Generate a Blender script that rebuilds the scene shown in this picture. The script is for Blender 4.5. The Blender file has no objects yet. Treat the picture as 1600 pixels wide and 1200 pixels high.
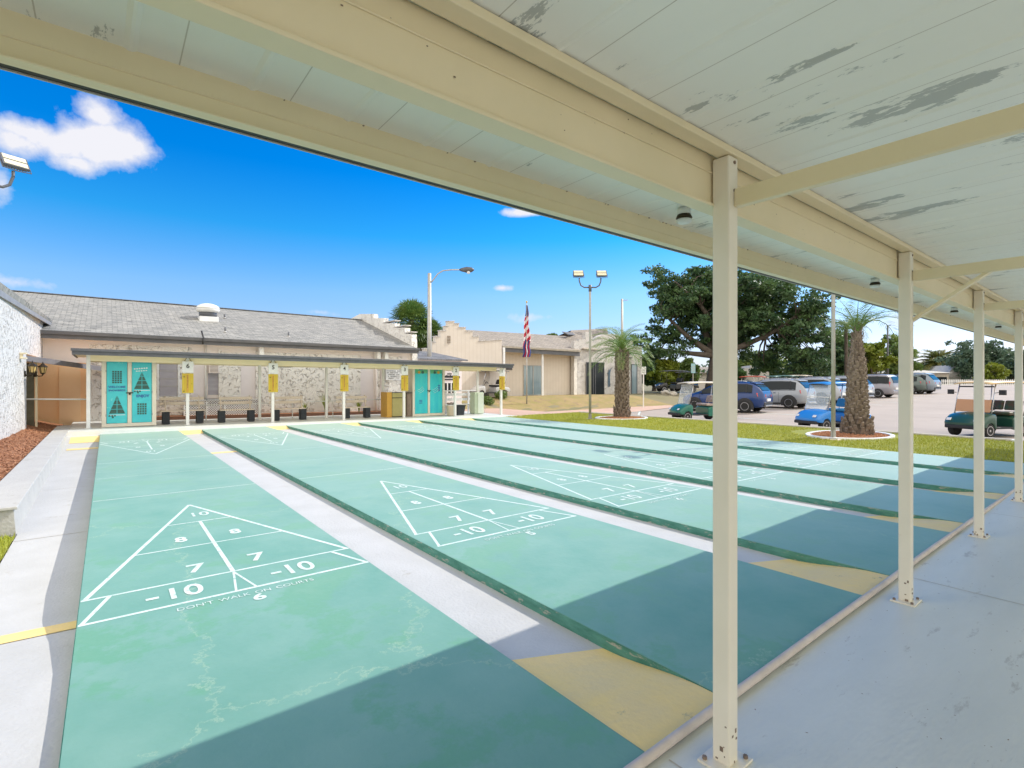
import bpy, bmesh, math, random
from math import sin, cos, tan, pi, radians as R, sqrt, atan2
from mathutils import Vector, Matrix, noise
random.seed(7)
sc = bpy.context.scene
COL = sc.collection
# ------------------------------------------------------------------ camera survey
F, HY, CX, YAW, PX, PY0, EH = 814.1, 595.6, 800.0, .661, .142, -4.059, 1.474
FW = (sin(YAW), cos(YAW)); RT = (cos(YAW), -sin(YAW))
def at(u, v, d):
    r = (u-CX)/F*d
    return Vector((PX+d*FW[0]+r*RT[0], PY0+d*FW[1]+r*RT[1], EH+(HY-v)/F*d))
def onY(u, v, Y):
    dy = FW[1]+(u-CX)/F*RT[1]
    return at(u, v, (Y-PY0)/dy)
def onZ(u, v, z): return at(u, v, F*(EH-z)/(v-HY))
# ------------------------------------------------------------------ materials
def mat(name, c1, c2=None, rough=.7, scale=3.0, bump=0.0, bscale=None, metal=0, spec=.5, detail=6, c3=None, c3sharp=.06, c3amt=.5, c3scale=1.0, stretch=(1,1,1), emit=0, alpha=1, coat=0, trans=0, world=True):
    m = bpy.data.materials.new(name); m.use_nodes = True
    nt = m.node_tree; N = nt.nodes; L = nt.links
    b = N['Principled BSDF']
    b.inputs['Roughness'].default_value = rough; b.inputs['Metallic'].default_value = metal
    b.inputs['Specular IOR Level'].default_value = spec
    b.inputs['Coat Weight'].default_value = coat
    if coat: b.inputs['Coat Roughness'].default_value = .06
    if trans: b.inputs['Transmission Weight'].default_value = trans
    b.inputs['Alpha'].default_value = alpha
    b.inputs['Base Color'].default_value = (*c1, 1)
    if c2 is None and not bump: return m
    tc = N.new('ShaderNodeTexCoord'); mp = N.new('ShaderNodeMapping')
    g = N.new('ShaderNodeNewGeometry')
    L.new(g.outputs['Position'] if world else tc.outputs['Object'], mp.inputs['Vector']); mp.inputs['Scale'].default_value = stretch
    n = N.new('ShaderNodeTexNoise'); n.inputs['Scale'].default_value = scale; n.inputs['Detail'].default_value = detail; n.inputs['Roughness'].default_value = .6
    L.new(mp.outputs[0], n.inputs['Vector'])
    if c2 is not None:
        cr = N.new('ShaderNodeValToRGB'); cr.color_ramp.elements[0].position = .35; cr.color_ramp.elements[1].position = .65
        cr.color_ramp.elements[0].color = (*c1, 1); cr.color_ramp.elements[1].color = (*c2, 1)
        L.new(n.outputs['Fac'], cr.inputs[0]); out = cr.outputs[0]
        if c3 is not None:
            n3 = N.new('ShaderNodeTexNoise'); n3.inputs['Scale'].default_value = c3scale; n3.inputs['Detail'].default_value = 8; n3.inputs['Roughness'].default_value = .7
            L.new(mp.outputs[0], n3.inputs['Vector'])
            r3 = N.new('ShaderNodeValToRGB'); r3.color_ramp.elements[0].position = 1-c3amt; r3.color_ramp.elements[1].position = min(1, 1+c3sharp-c3amt)
            L.new(n3.outputs['Fac'], r3.inputs[0])
            mx = N.new('ShaderNodeMix'); mx.data_type = 'RGBA'; L.new(r3.outputs[0], mx.inputs[0]); L.new(out, mx.inputs[6]); mx.inputs[7].default_value = (*c3, 1); out = mx.outputs[2]
        L.new(out, b.inputs['Base Color'])
    if bump:
        nb = N.new('ShaderNodeTexNoise'); nb.inputs['Scale'].default_value = bscale or scale*6; nb.inputs['Detail'].default_value = 6
        L.new(mp.outputs[0], nb.inputs['Vector'])
        bp = N.new('ShaderNodeBump'); bp.inputs['Strength'].default_value = bump; bp.inputs['Distance'].default_value = .02
        L.new(nb.outputs['Fac'], bp.inputs['Height']); L.new(bp.outputs[0], b.inputs['Normal'])
    return m
def node(m, t): return m.node_tree.nodes.new(t)
def stucco(name, c, dark, scale=5.0, strength=.8, amt=.06):
    """trowelled stucco: ragged raised patches with crevices"""
    m = mat(name, c, tuple(x*.9 for x in c), rough=.85, scale=1.2)
    nt = m.node_tree; L = nt.links; N = nt.nodes; b = N['Principled BSDF']
    g = N.new('ShaderNodeNewGeometry'); n = N.new('ShaderNodeTexNoise'); n.inputs['Scale'].default_value = scale*.7; n.inputs['Detail'].default_value = 3
    L.new(g.outputs['Position'], n.inputs['Vector'])
    mx = N.new('ShaderNodeMix'); mx.data_type = 'RGBA'; mx.inputs[0].default_value = .28; L.new(g.outputs['Position'], mx.inputs[6]); L.new(n.outputs['Color'], mx.inputs[7])
    v = N.new('ShaderNodeTexVoronoi'); v.feature = 'DISTANCE_TO_EDGE'; v.inputs['Scale'].default_value = scale; L.new(mx.outputs[2], v.inputs['Vector'])
    n2 = N.new('ShaderNodeTexNoise'); n2.inputs['Scale'].default_value = scale*.9; L.new(g.outputs['Position'], n2.inputs['Vector'])
    th = N.new('ShaderNodeMath'); th.operation = 'GREATER_THAN'; th.inputs[1].default_value = .5; L.new(n2.outputs['Fac'], th.inputs[0])
    cr = N.new('ShaderNodeValToRGB'); cr.color_ramp.elements[0].position = 0; cr.color_ramp.elements[1].position = amt; L.new(v.outputs['Distance'], cr.inputs[0])
    inv = N.new('ShaderNodeMath'); inv.operation = 'SUBTRACT'; inv.inputs[0].default_value = 1; L.new(cr.outputs[0], inv.inputs[1])
    ml = N.new('ShaderNodeMath'); ml.operation = 'MULTIPLY'; L.new(inv.outputs[0], ml.inputs[0]); L.new(th.outputs[0], ml.inputs[1])
    src = b.inputs['Base Color'].links[0].from_socket
    m2 = N.new('ShaderNodeMix'); m2.data_type = 'RGBA'; L.new(ml.outputs[0], m2.inputs[0]); L.new(src, m2.inputs[6]); m2.inputs[7].default_value = (*dark, 1)
    L.new(m2.outputs[2], b.inputs['Base Color'])
    n4 = N.new('ShaderNodeTexNoise'); n4.inputs['Scale'].default_value = scale*3; n4.inputs['Detail'].default_value = 5; L.new(g.outputs['Position'], n4.inputs['Vector'])
    ad = N.new('ShaderNodeMath'); ad.operation = 'MULTIPLY_ADD'; ad.inputs[1].default_value = -1.0; L.new(ml.outputs[0], ad.inputs[0]); L.new(n4.outputs['Fac'], ad.inputs[2])
    bp = N.new('ShaderNodeBump'); bp.inputs['Strength'].default_value = strength; bp.inputs['Distance'].default_value = .03
    L.new(ad.outputs[0], bp.inputs['Height']); L.new(bp.outputs[0], b.inputs['Normal'])
    return m
def add_lines(m, axis, period, width, dark, bumpy=.5):
    """seams repeating along a world axis"""
    nt = m.node_tree; L = nt.links; N = nt.nodes; b = N['Principled BSDF']
    g = N.new('ShaderNodeNewGeometry'); s = N.new('ShaderNodeSeparateXYZ'); L.new(g.outputs['Position'], s.inputs[0])
    a = N.new('ShaderNodeMath'); a.operation = 'DIVIDE'; a.inputs[1].default_value = period; L.new(s.outputs[axis], a.inputs[0])
    f = N.new('ShaderNodeMath'); f.operation = 'FRACT'; L.new(a.outputs[0], f.inputs[0])
    t = N.new('ShaderNodeMath'); t.operation = 'LESS_THAN'; t.inputs[1].default_value = width/period; L.new(f.outputs[0], t.inputs[0])
    mx = N.new('ShaderNodeMix'); mx.data_type = 'RGBA'; L.new(t.outputs[0], mx.inputs[0]); mx.inputs[7].default_value = (*dark, 1)
    if b.inputs['Base Color'].links: L.new(b.inputs['Base Color'].links[0].from_socket, mx.inputs[6])
    else: mx.inputs[6].default_value = b.inputs['Base Color'].default_value
    L.new(mx.outputs[2], b.inputs['Base Color'])
    return m
M = {}
def court_mat():
    m = mat('court_paint', (.160,.345,.280), (.215,.395,.33), rough=.5, spec=.2, scale=1.3, detail=9, c3=(.155,.36,.25), c3amt=.47, c3scale=1.1, stretch=(1,1,1), bump=.12, bscale=25)
    nt = m.node_tree; L = nt.links; N = nt.nodes; b = N['Principled BSDF']
    g = N.new('ShaderNodeNewGeometry'); n = N.new('ShaderNodeTexNoise'); n.inputs['Scale'].default_value = 2.4; n.inputs['Detail'].default_value = 9; n.inputs['Roughness'].default_value = .7; L.new(g.outputs['Position'], n.inputs['Vector'])
    mx = N.new('ShaderNodeMix'); mx.data_type = 'RGBA'; mx.inputs[0].default_value = .4; L.new(g.outputs['Position'], mx.inputs[6]); L.new(n.outputs['Color'], mx.inputs[7])
    v = N.new('ShaderNodeTexVoronoi'); v.feature = 'DISTANCE_TO_EDGE'; v.inputs['Scale'].default_value = .42; L.new(mx.outputs[2], v.inputs['Vector'])
    lt = N.new('ShaderNodeMath'); lt.operation = 'LESS_THAN'; lt.inputs[1].default_value = .0016; L.new(v.outputs['Distance'], lt.inputs[0])
    n2 = N.new('ShaderNodeTexNoise'); n2.inputs['Scale'].default_value = 9; n2.inputs['Detail'].default_value = 6; L.new(g.outputs['Position'], n2.inputs['Vector'])
    m1 = N.new('ShaderNodeMath'); m1.operation = 'MULTIPLY'; L.new(lt.outputs[0], m1.inputs[0]); L.new(n2.outputs['Fac'], m1.inputs[1])
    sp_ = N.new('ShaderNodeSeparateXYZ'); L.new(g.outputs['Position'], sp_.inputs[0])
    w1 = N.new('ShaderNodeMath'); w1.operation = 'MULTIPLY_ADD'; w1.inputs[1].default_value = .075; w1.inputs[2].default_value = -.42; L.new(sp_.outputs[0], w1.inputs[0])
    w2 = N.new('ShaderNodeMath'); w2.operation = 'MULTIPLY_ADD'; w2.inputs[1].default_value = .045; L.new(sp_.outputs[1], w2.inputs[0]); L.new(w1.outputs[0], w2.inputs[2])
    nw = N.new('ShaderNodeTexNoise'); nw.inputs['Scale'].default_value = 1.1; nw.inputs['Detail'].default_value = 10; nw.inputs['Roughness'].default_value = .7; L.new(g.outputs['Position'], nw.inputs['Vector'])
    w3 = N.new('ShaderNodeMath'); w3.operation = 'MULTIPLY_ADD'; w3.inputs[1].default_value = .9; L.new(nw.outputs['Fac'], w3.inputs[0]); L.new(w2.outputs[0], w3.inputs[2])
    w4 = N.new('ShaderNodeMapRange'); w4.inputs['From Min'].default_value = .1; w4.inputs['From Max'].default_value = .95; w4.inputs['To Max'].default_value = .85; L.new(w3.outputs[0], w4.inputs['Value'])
    wm = N.new('ShaderNodeMix'); wm.data_type = 'RGBA'; L.new(w4.outputs[0], wm.inputs[0]); L.new(b.inputs['Base Color'].links[0].from_socket, wm.inputs[6]); wm.inputs[7].default_value = (.385,.50,.43,1); L.new(wm.outputs[2], b.inputs['Base Color'])  # patchy wear, paler with distance: grazing sky sheen put into the colour
    # peeled specks and stains
    n3 = N.new('ShaderNodeTexNoise'); n3.inputs['Scale'].default_value = 14; n3.inputs['Detail'].default_value = 8; n3.inputs['Roughness'].default_value = .75; L.new(g.outputs['Position'], n3.inputs['Vector'])
    r3 = N.new('ShaderNodeValToRGB'); r3.color_ramp.elements[0].position = .66; r3.color_ramp.elements[1].position = .70; L.new(n3.outputs['Fac'], r3.inputs[0])
    ad = N.new('ShaderNodeMath'); ad.operation = 'ADD'; ad.use_clamp = True; L.new(m1.outputs[0], ad.inputs[0])
    sm = N.new('ShaderNodeMath'); sm.operation = 'MULTIPLY'; sm.inputs[1].default_value = .55; L.new(r3.outputs[0], sm.inputs[0]); L.new(sm.outputs[0], ad.inputs[1])
    m2 = N.new('ShaderNodeMix'); m2.data_type = 'RGBA'; L.new(ad.outputs[0], m2.inputs[0]); L.new(b.inputs['Base Color'].links[0].from_socket, m2.inputs[6]); m2.inputs[7].default_value = (.36,.50,.37,1)
    L.new(m2.outputs[2], b.inputs['Base Color'])
    return m
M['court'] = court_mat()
M['edge'] = mat('weathered_green_edge', (.05,.20,.155), (.10,.30,.24), rough=.75, scale=6, c3=(.38,.38,.33), c3amt=.43, c3scale=7, stretch=(1,1,4), bump=.5, bscale=30)
M['line'] = mat('white_line_paint', (.74,.80,.76), (.58,.72,.65), rough=.5, scale=7, c3=(.34,.52,.43), c3amt=.43, c3scale=16)
M['gutter'] = mat('white_painted_concrete', (.56,.55,.53), (.51,.50,.475), rough=.6, scale=2.2, c3=(.47,.45,.41), c3amt=.38, c3scale=3, bump=.25, bscale=40)
M['walk'] = mat('pale_walkway_concrete', (.70,.715,.68), (.61,.63,.60), rough=.5, scale=1.1, detail=10, c3=(.50,.50,.47), c3amt=.40, c3scale=4.5, bump=.12, bscale=30, stretch=(.5,1.8,1))
M['yellow'] = mat('yellow_ramp_paint', (.95,.69,.25), (.88,.66,.30), rough=.6, scale=3, c3=(.40,.33,.20), c3amt=.37, c3scale=5, bump=.3, bscale=30)
M['conc'] = mat('concrete', (.55,.50,.42), (.42,.39,.34), rough=.85, scale=5, bump=.4)
M['pipe'] = mat('tan_pipe', (.70,.60,.53), (.58,.50,.44), rough=.6, scale=8)
M['cream'] = mat('cream_paint', (.85,.73,.50), (.80,.69,.46), rough=.45, scale=2.5, c3=(.42,.36,.26), c3amt=.30, c3scale=9, bump=.05)
M['post'] = mat('post_paint', (.86,.79,.66), (.82,.75,.62), rough=.4, scale=3, c3=(.62,.48,.30), c3amt=.33, c3scale=6)
M['wpost'] = mat('white_post_paint', (.80,.79,.75), (.74,.73,.69), rough=.45, scale=5)
M['deck'] = add_lines(mat('roof_panel_paint', (.93,.92,.85), (.90,.89,.82), rough=.42, scale=1.5, c3=(.50,.51,.48), c3amt=.408, c3sharp=.012, c3scale=1.5, stretch=(2.6,.8,1), bump=.08, bscale=6), 0, .305, .0035, (.60,.57,.50))
M['darkmetal'] = mat('dark_grey_metal', (.085,.09,.10), (.12,.12,.13), rough=.45, scale=4)
M['darkfascia'] = mat('dark_fascia', (.10,.105,.115), (.14,.14,.15), rough=.55, scale=3)
M['black'] = mat('black', (.015,.015,.016), rough=.5)
M['shingle'] = None
def shingles(name, c1, c2, sx=1.0):
    m = mat(name, c1, c2, rough=.9, scale=2.5, c3=tuple(x*.7 for x in c1), c3amt=.45, c3scale=6)
    nt = m.node_tree; L = nt.links; N = nt.nodes; b = N['Principled BSDF']
    g = N.new('ShaderNodeNewGeometry'); mp = N.new('ShaderNodeMapping'); mp.inputs['Scale'].default_value = (1,1,1); L.new(g.outputs['Position'], mp.inputs[0])
    s = N.new('ShaderNodeSeparateXYZ'); L.new(mp.outputs[0], s.inputs[0])
    cb = N.new('ShaderNodeCombineXYZ'); L.new(s.outputs[0], cb.inputs[0]); L.new(s.outputs[1], cb.inputs[1])
    br = N.new('ShaderNodeTexBrick'); br.inputs['Scale'].default_value = 1.0; br.inputs['Brick Width'].default_value = .33*sx; br.inputs['Row Height'].default_value = .15*sx; br.inputs['Mortar Size'].default_value = .012
    br.inputs['Color1'].default_value = (1.15,1.12,1.08,1); br.inputs['Color2'].default_value = (.78,.78,.78,1); br.inputs['Mortar'].default_value = (.5,.5,.5,1)
    L.new(cb.outputs[0], br.inputs['Vector'])
    mx = N.new('ShaderNodeMix'); mx.data_type = 'RGBA'; mx.blend_type = 'MULTIPLY'; mx.inputs[0].default_value = 1; L.new(b.inputs['Base Color'].links[0].from_socket, mx.inputs[6]); L.new(br.outputs[0], mx.inputs[7]); L.new(mx.outputs[2], b.inputs['Base Color'])
    return m
M['shingle'] = shingles('grey_shingles', (.27,.265,.245), (.345,.335,.31), .9)
M['shingle_tan'] = shingles('tan_shingles', (.30,.26,.21), (.36,.31,.26))
M['slate'] = shingles('slate_shingles', (.16,.17,.19), (.22,.22,.24))
M['stone'] = stucco('white_trowelled_stucco', (.92,.88,.82), (.62,.54,.46), 7.5, 1.0, .05)
M['plaster'] = mat('white_plaster', (.50,.485,.455), (.45,.435,.41), rough=.8, scale=3, c3=(.36,.34,.30), c3amt=.40, c3scale=5, bump=.3, bscale=30)
M['wing'] = stucco('bright_rough_stucco', (.68,.65,.62), (.44,.39,.34), 11, 1.0, .06)
M['pink'] = mat('pinkish_render', (.88,.80,.75), (.85,.77,.72), rough=.85, scale=2, bump=.2, bscale=40)
M['mauve'] = mat('mauve_render', (.80,.74,.74), (.77,.71,.71), rough=.85, scale=2, bump=.15, bscale=40)
M['peach'] = mat('peach_render', (.95,.60,.33), (.93,.55,.28), rough=.85, scale=1.4, bump=.3, bscale=14)
M['rib'] = add_lines(mat('ribbed_tan_panel', (.67,.60,.52), (.63,.56,.48), rough=.85, scale=1.5, bump=.2), 0, .3, .035, (.58,.51,.43))
M['glass'] = mat('dark_window_glass', (.02,.026,.03), rough=.14, spec=.22)
M['paleglass'] = mat('pale_window_glass', (.28,.36,.40), (.20,.28,.32), rough=.08, scale=.7, stretch=(3,3,.3), spec=.9)
M['frost'] = mat('obscured_glass', (.42,.40,.44), (.34,.32,.36), rough=.25, scale=1.5, stretch=(1,1,5))
M['teal'] = mat('turquoise_paint', (.07,.60,.62), (.05,.52,.58), rough=.4, scale=3, c3=(.20,.70,.66), c3amt=.38, c3scale=6)
M['teal2'] = mat('turquoise_print', (.02,.50,.58), (.05,.60,.60), rough=.35, scale=1.6, stretch=(3,3,.8), c3=(.25,.70,.72), c3amt=.36, c3scale=3)
M['frame'] = mat('cream_locker_frame', (.74,.68,.56), (.70,.63,.50), rough=.5, scale=5)
M['navy'] = mat('blue_lettering', (.03,.09,.33), rough=.5)
M['ink'] = mat('black_lettering', (.02,.02,.022), rough=.5)
M['darkgreen'] = mat('dark_green_paint', (.025,.10,.085), (.05,.12,.09), rough=.5, scale=9)
M['gold'] = mat('gold_board_paint', (.62,.46,.035), (.56,.41,.03), rough=.45, scale=6)
M['ochre'] = mat('ochre_panel', (.60,.33,.05), (.55,.30,.04), rough=.5, scale=5)
M['olive'] = mat('olive_panel', (.42,.37,.14), (.38,.33,.12), rough=.5, scale=5)
M['brownp'] = mat('brown_painted_wood', (.26,.19,.14), (.20,.14,.10), rough=.7, scale=7)
M['slat'] = mat('bench_slat', (.64,.54,.43), (.54,.45,.36), rough=.6, scale=6)
M['blockdark'] = mat('black_block', (.022,.026,.030), (.035,.04,.045), rough=.8, scale=20, bump=.3)
M['white'] = mat('white_paint', (.82,.82,.81), (.76,.76,.75), rough=.45, scale=5)
M['asphalt'] = mat('sun_bleached_asphalt', (.40,.335,.29), (.35,.295,.255), rough=.9, scale=.35, detail=10, c3=(.29,.25,.22), c3amt=.38, c3scale=1.2, bump=.4, bscale=60)
M['paving'] = mat('pink_paving', (.56,.38,.29), (.50,.33,.25), rough=.8, scale=2, bump=.2)
M['grassg'] = mat('lawn_soil_green', (.20,.22,.025), (.27,.27,.03), rough=.95, scale=2.5, c3=(.26,.22,.08), c3amt=.36, c3scale=4, bump=.5, bscale=50)
M['drygrass'] = mat('dry_grass', (.36,.25,.12), (.26,.22,.07), rough=.95, scale=1.2, c3=(.26,.18,.10), c3amt=.45, c3scale=3, bump=.6, bscale=40)
M['ground'] = mat('sandy_grass_ground', (.17,.16,.07), (.24,.20,.12), rough=.95, scale=.3, bump=.3)
M['blade'] = mat('grass_blades', (.34,.38,.03), (.44,.44,.05), rough=.6, scale=2)
M['mulch'] = mat('red_brown_mulch', (.22,.085,.035), (.34,.15,.07), rough=.9, scale=18, bump=.6, bscale=60)
M['chip'] = mat('mulch_chips', (.34,.13,.05), (.52,.27,.15), rough=.85, scale=25)
M['bark'] = mat('oak_bark', (.09,.07,.055), (.14,.115,.09), rough=.95, scale=4, bump=.9, bscale=14)
M['palmbark'] = mat('palm_bark', (.08,.06,.045), (.14,.11,.085), rough=.95, scale=5, bump=.9, bscale=18)
M['palmboot'] = mat('palm_leaf_stub', (.13,.095,.07), (.27,.215,.17), rough=.9, scale=9, bump=.5)
def leafmat(name, c1, c2, sc_=.9, rough=.5):
    m = mat(name, c1, c2, rough=rough, scale=sc_, detail=3)
    m.node_tree.nodes['Principled BSDF'].inputs['Subsurface Weight'].default_value = 0
    nt = m.node_tree; L = nt.links; N = nt.nodes; b = N['Principled BSDF']
    tr = N.new('ShaderNodeBsdfTranslucent'); L.new(b.inputs['Base Color'].links[0].from_socket, tr.inputs[0])
    mx = N.new('ShaderNodeMixShader'); mx.inputs[0].default_value = .25; L.new(b.outputs[0], mx.inputs[1]); L.new(tr.outputs[0], mx.inputs[2])
    L.new(mx.outputs[0], N['Material Output'].inputs[0]); return m
M['oakleaf'] = leafmat('oak_leaves', (.04,.095,.04), (.10,.17,.05))
M['leafgreen'] = leafmat('mid_green_leaves', (.09,.16,.035), (.18,.24,.05), .5)
M['leafyellow'] = leafmat('yellow_green_leaves', (.16,.22,.02), (.24,.27,.03), .6)
M['leafblue'] = leafmat('blue_green_leaves', (.07,.13,.08), (.13,.19,.11), .6)
M['frond'] = leafmat('grey_green_fronds', (.11,.23,.05), (.27,.36,.09), 1.5)
M['frondg'] = leafmat('green_fronds', (.08,.17,.04), (.20,.27,.06), 1.2)
M['frondy'] = leafmat('date_palm_fronds', (.12,.16,.04), (.22,.20,.05), .5)
M['chrome'] = mat('brushed_metal', (.55,.55,.56), rough=.25, metal=1)
M['galv'] = mat('galvanised_pole', (.40,.38,.35), (.48,.46,.42), rough=.5, scale=5, metal=.3)
M['ledface'] = mat('lamp_diffuser', (.80,.72,.52), (.70,.62,.42), rough=.3, scale=20)
M['rubber'] = mat('tyre_rubber', (.018,.018,.018), rough=.8)
M['bronze'] = mat('lantern_bronze', (.05,.035,.02), rough=.45, metal=.6)
M['amber'] = mat('lantern_glass', (.55,.38,.14), rough=.2)
M['red'] = mat('flag_red', (.55,.03,.06), rough=.7)
M['fwhite'] = mat('flag_white', (.78,.74,.76), rough=.7)
M['fblue'] = mat('flag_blue', (.03,.05,.20), rough=.7)
M['tail'] = mat('tail_lamp_red', (.45,.01,.02), rough=.15, coat=1)
M['lampclear'] = mat('clear_lamp', (.75,.75,.75), rough=.1, coat=1)
M['trimblack'] = mat('black_plastic_trim', (.025,.025,.027), rough=.6)
M['clearplastic'] = mat('clear_windshield', (.85,.90,.92), rough=.03, alpha=.28, spec=.8)
M['smoke'] = mat('smoked_windshield', (.62,.33,.16), rough=.15, alpha=.9)
M['vinyl'] = mat('cream_vinyl', (.62,.52,.38), (.56,.46,.33), rough=.5, scale=8)
M['wheelgrey'] = mat('alloy_wheel', (.42,.42,.44), rough=.3, metal=.7)
def paint(name, c): return mat(name, c, rough=.35, metal=0, coat=.45)
# ------------------------------------------------------------------ mesh builder
class MB:
    def __init__(s): s.v = []; s.f = []
    def add(s, vs, fs):
        o = len(s.v); s.v += [tuple(x) for x in vs]; s.f += [tuple(i+o for i in f) for f in fs]; return s
    def hexa(s, p):   # 8 pts: bottom 4 ccw, top 4 ccw
        return s.add(p, [(3,2,1,0),(4,5,6,7),(0,1,5,4),(1,2,6,5),(2,3,7,6),(3,0,4,7)])
    def box(s, x0, y0, z0, x1, y1, z1):
        x0,x1 = sorted((x0,x1)); y0,y1 = sorted((y0,y1)); z0,z1 = sorted((z0,z1))
        return s.hexa([(x0,y0,z0),(x1,y0,z0),(x1,y1,z0),(x0,y1,z0),(x0,y0,z1),(x1,y0,z1),(x1,y1,z1),(x0,y1,z1)])
    def bar(s, p0, p1, w, h, up=(0,0,1)):
        p0 = Vector(p0); p1 = Vector(p1); d = (p1-p0).normalized(); up = Vector(up)
        r = d.cross(up)
        if r.length < 1e-4: r = d.cross(Vector((1,0,0)))
        r.normalize(); u = r.cross(d)
        q = []
        for p in (p0, p1):
            for a, b in ((-1,-1),(1,-1),(1,1),(-1,1)): q.append(p+r*a*w/2+u*b*h/2)
        return s.add(q, [(0,1,2,3),(7,6,5,4),(0,4,5,1),(1,5,6,2),(2,6,7,3),(3,7,4,0)])
    def tube(s, pts, rad, n=10, cap=True):
        pts = [Vector(p) for p in pts]; m = len(pts)
        rr = rad if isinstance(rad, (list, tuple)) else [rad]*m
        vs = []; prev = None
        for i, p in enumerate(pts):
            d = (pts[min(i+1, m-1)]-pts[max(i-1, 0)]).normalized()
            a = prev if prev is not None else (Vector((1,0,0)) if abs(d.x) < .8 else Vector((0,1,0)))
            a = (a-d*a.dot(d)).normalized(); prev = a; b = d.cross(a)
            for k in range(n):
                t = 2*pi*k/n; vs.append(p+(a*cos(t)+b*sin(t))*rr[i])
        fs = [(i*n+k, i*n+(k+1) % n, (i+1)*n+(k+1) % n, (i+1)*n+k) for i in range(m-1) for k in range(n)]
        if cap: fs += [tuple(reversed(range(n))), tuple((m-1)*n+k for k in range(n))]
        return s.add(vs, fs)
    def cyl(s, p0, p1, r0, r1=None, n=16): return s.tube([p0, p1], [r0, r0 if r1 is None else r1], n)
    def lathe(s, prof, c=(0,0,0), n=20, axis='z'):
        vs = []
        for r, z in prof:
            for k in range(n):
                t = 2*pi*k/n
                q = (r*cos(t), r*sin(t), z)
                if axis == 'y': q = (q[0], q[2], q[1])
                vs.append((c[0]+q[0], c[1]+q[1], c[2]+q[2]))
        m = len(prof)
        fs = [(i*n+k, i*n+(k+1) % n, (i+1)*n+(k+1) % n, (i+1)*n+k) for i in range(m-1) for k in range(n)]
        fs += [tuple(reversed(range(n))), tuple((m-1)*n+k for k in range(n))]
        return s.add(vs, fs)
    def prism(s, poly, o, a, b, c):   # 2D poly in axes a,b at origin o, extruded by vector c
        o, a, b, c = map(Vector, (o, a, b, c)); n = len(poly)
        v0 = [o+a*x+b*y for x, y in poly]; v1 = [p+c for p in v0]
        return s.add(v0+v1, [tuple(range(n)), tuple(reversed(range(n, 2*n)))]+[((i+1) % n, i, n+i, n+(i+1) % n) for i in range(n)])
    def quad(s, *p): return s.add(p, [tuple(range(len(p)))])
    def build(s, name, m, parent=None, smooth=False, bevel=0, sub=0, **tags):
        me = bpy.data.meshes.new(name); me.from_pydata(s.v, [], s.f)
        if len(s.f) < 60000:
            bm = bmesh.new(); bm.from_mesh(me)
            if not getattr(s, 'raw', False): bmesh.ops.recalc_face_normals(bm, faces=bm.faces)
            bm.to_mesh(me); bm.free()
        me.materials.append(M[m] if isinstance(m, str) else m)
        if smooth: me.polygons.foreach_set('use_smooth', [True]*len(me.polygons))
        o = bpy.data.objects.new(name, me); COL.objects.link(o)
        if parent is not None: o.parent = parent
        if bevel:
            b = o.modifiers.new('b', 'BEVEL'); b.width = bevel; b.segments = 2; b.limit_method = 'ANGLE'
        if sub:
            b = o.modifiers.new('s', 'SUBSURF'); b.levels = b.render_levels = sub
        for k, v in tags.items(): o[k] = v
        return o
def T(name, label, cat, loc=(0,0,0), rz=0, group=None):
    o = bpy.data.objects.new(name, None); COL.objects.link(o); o.location = loc; o.rotation_euler = (0,0,rz); o.empty_display_size = .2
    o['label'] = label; o['category'] = cat
    if group: o['group'] = group
    return o
def kids(o): return [c for c in bpy.data.objects if c.parent == o]
def dup(o, loc=None, rz=None, label=None, parent=None, scale=None):
    c = o.copy(); COL.objects.link(c); c.parent = parent
    if loc is not None: c.location = loc
    if rz is not None: c.rotation_euler = (0,0,rz)
    if scale: c.scale = scale
    if label: c['label'] = label
    for k in kids(o): dup(k, parent=c)
    return c
def text(s, name, m, parent, loc, size, rot=(0,0,0), sx=1.0, bold=.0, align='CENTER', extrude=0.0, **tags):
    cu = bpy.data.curves.new(name, 'FONT'); cu.body = s; cu.size = size; cu.align_x = align; cu.align_y = 'CENTER'; cu.offset = bold; cu.extrude = extrude; cu.resolution_u = 4
    tmp = bpy.data.objects.new('tmp', cu); COL.objects.link(tmp)
    dg = bpy.context.evaluated_depsgraph_get(); me = bpy.data.meshes.new_from_object(tmp.evaluated_get(dg)); 
    bpy.data.objects.remove(tmp); bpy.data.curves.remove(cu)
    me.name = name; me.materials.clear(); me.materials.append(M[m] if isinstance(m, str) else m)
    o = bpy.data.objects.new(name, me); COL.objects.link(o); o.parent = parent; o.location = loc; o.rotation_euler = rot; o.scale = (sx,1,1)
    for k, v in tags.items(): o[k] = v
    return o
S = dict(kind='structure')
def sm(t): t = max(0, min(1, t)); return t*t*(3-2*t)
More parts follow.
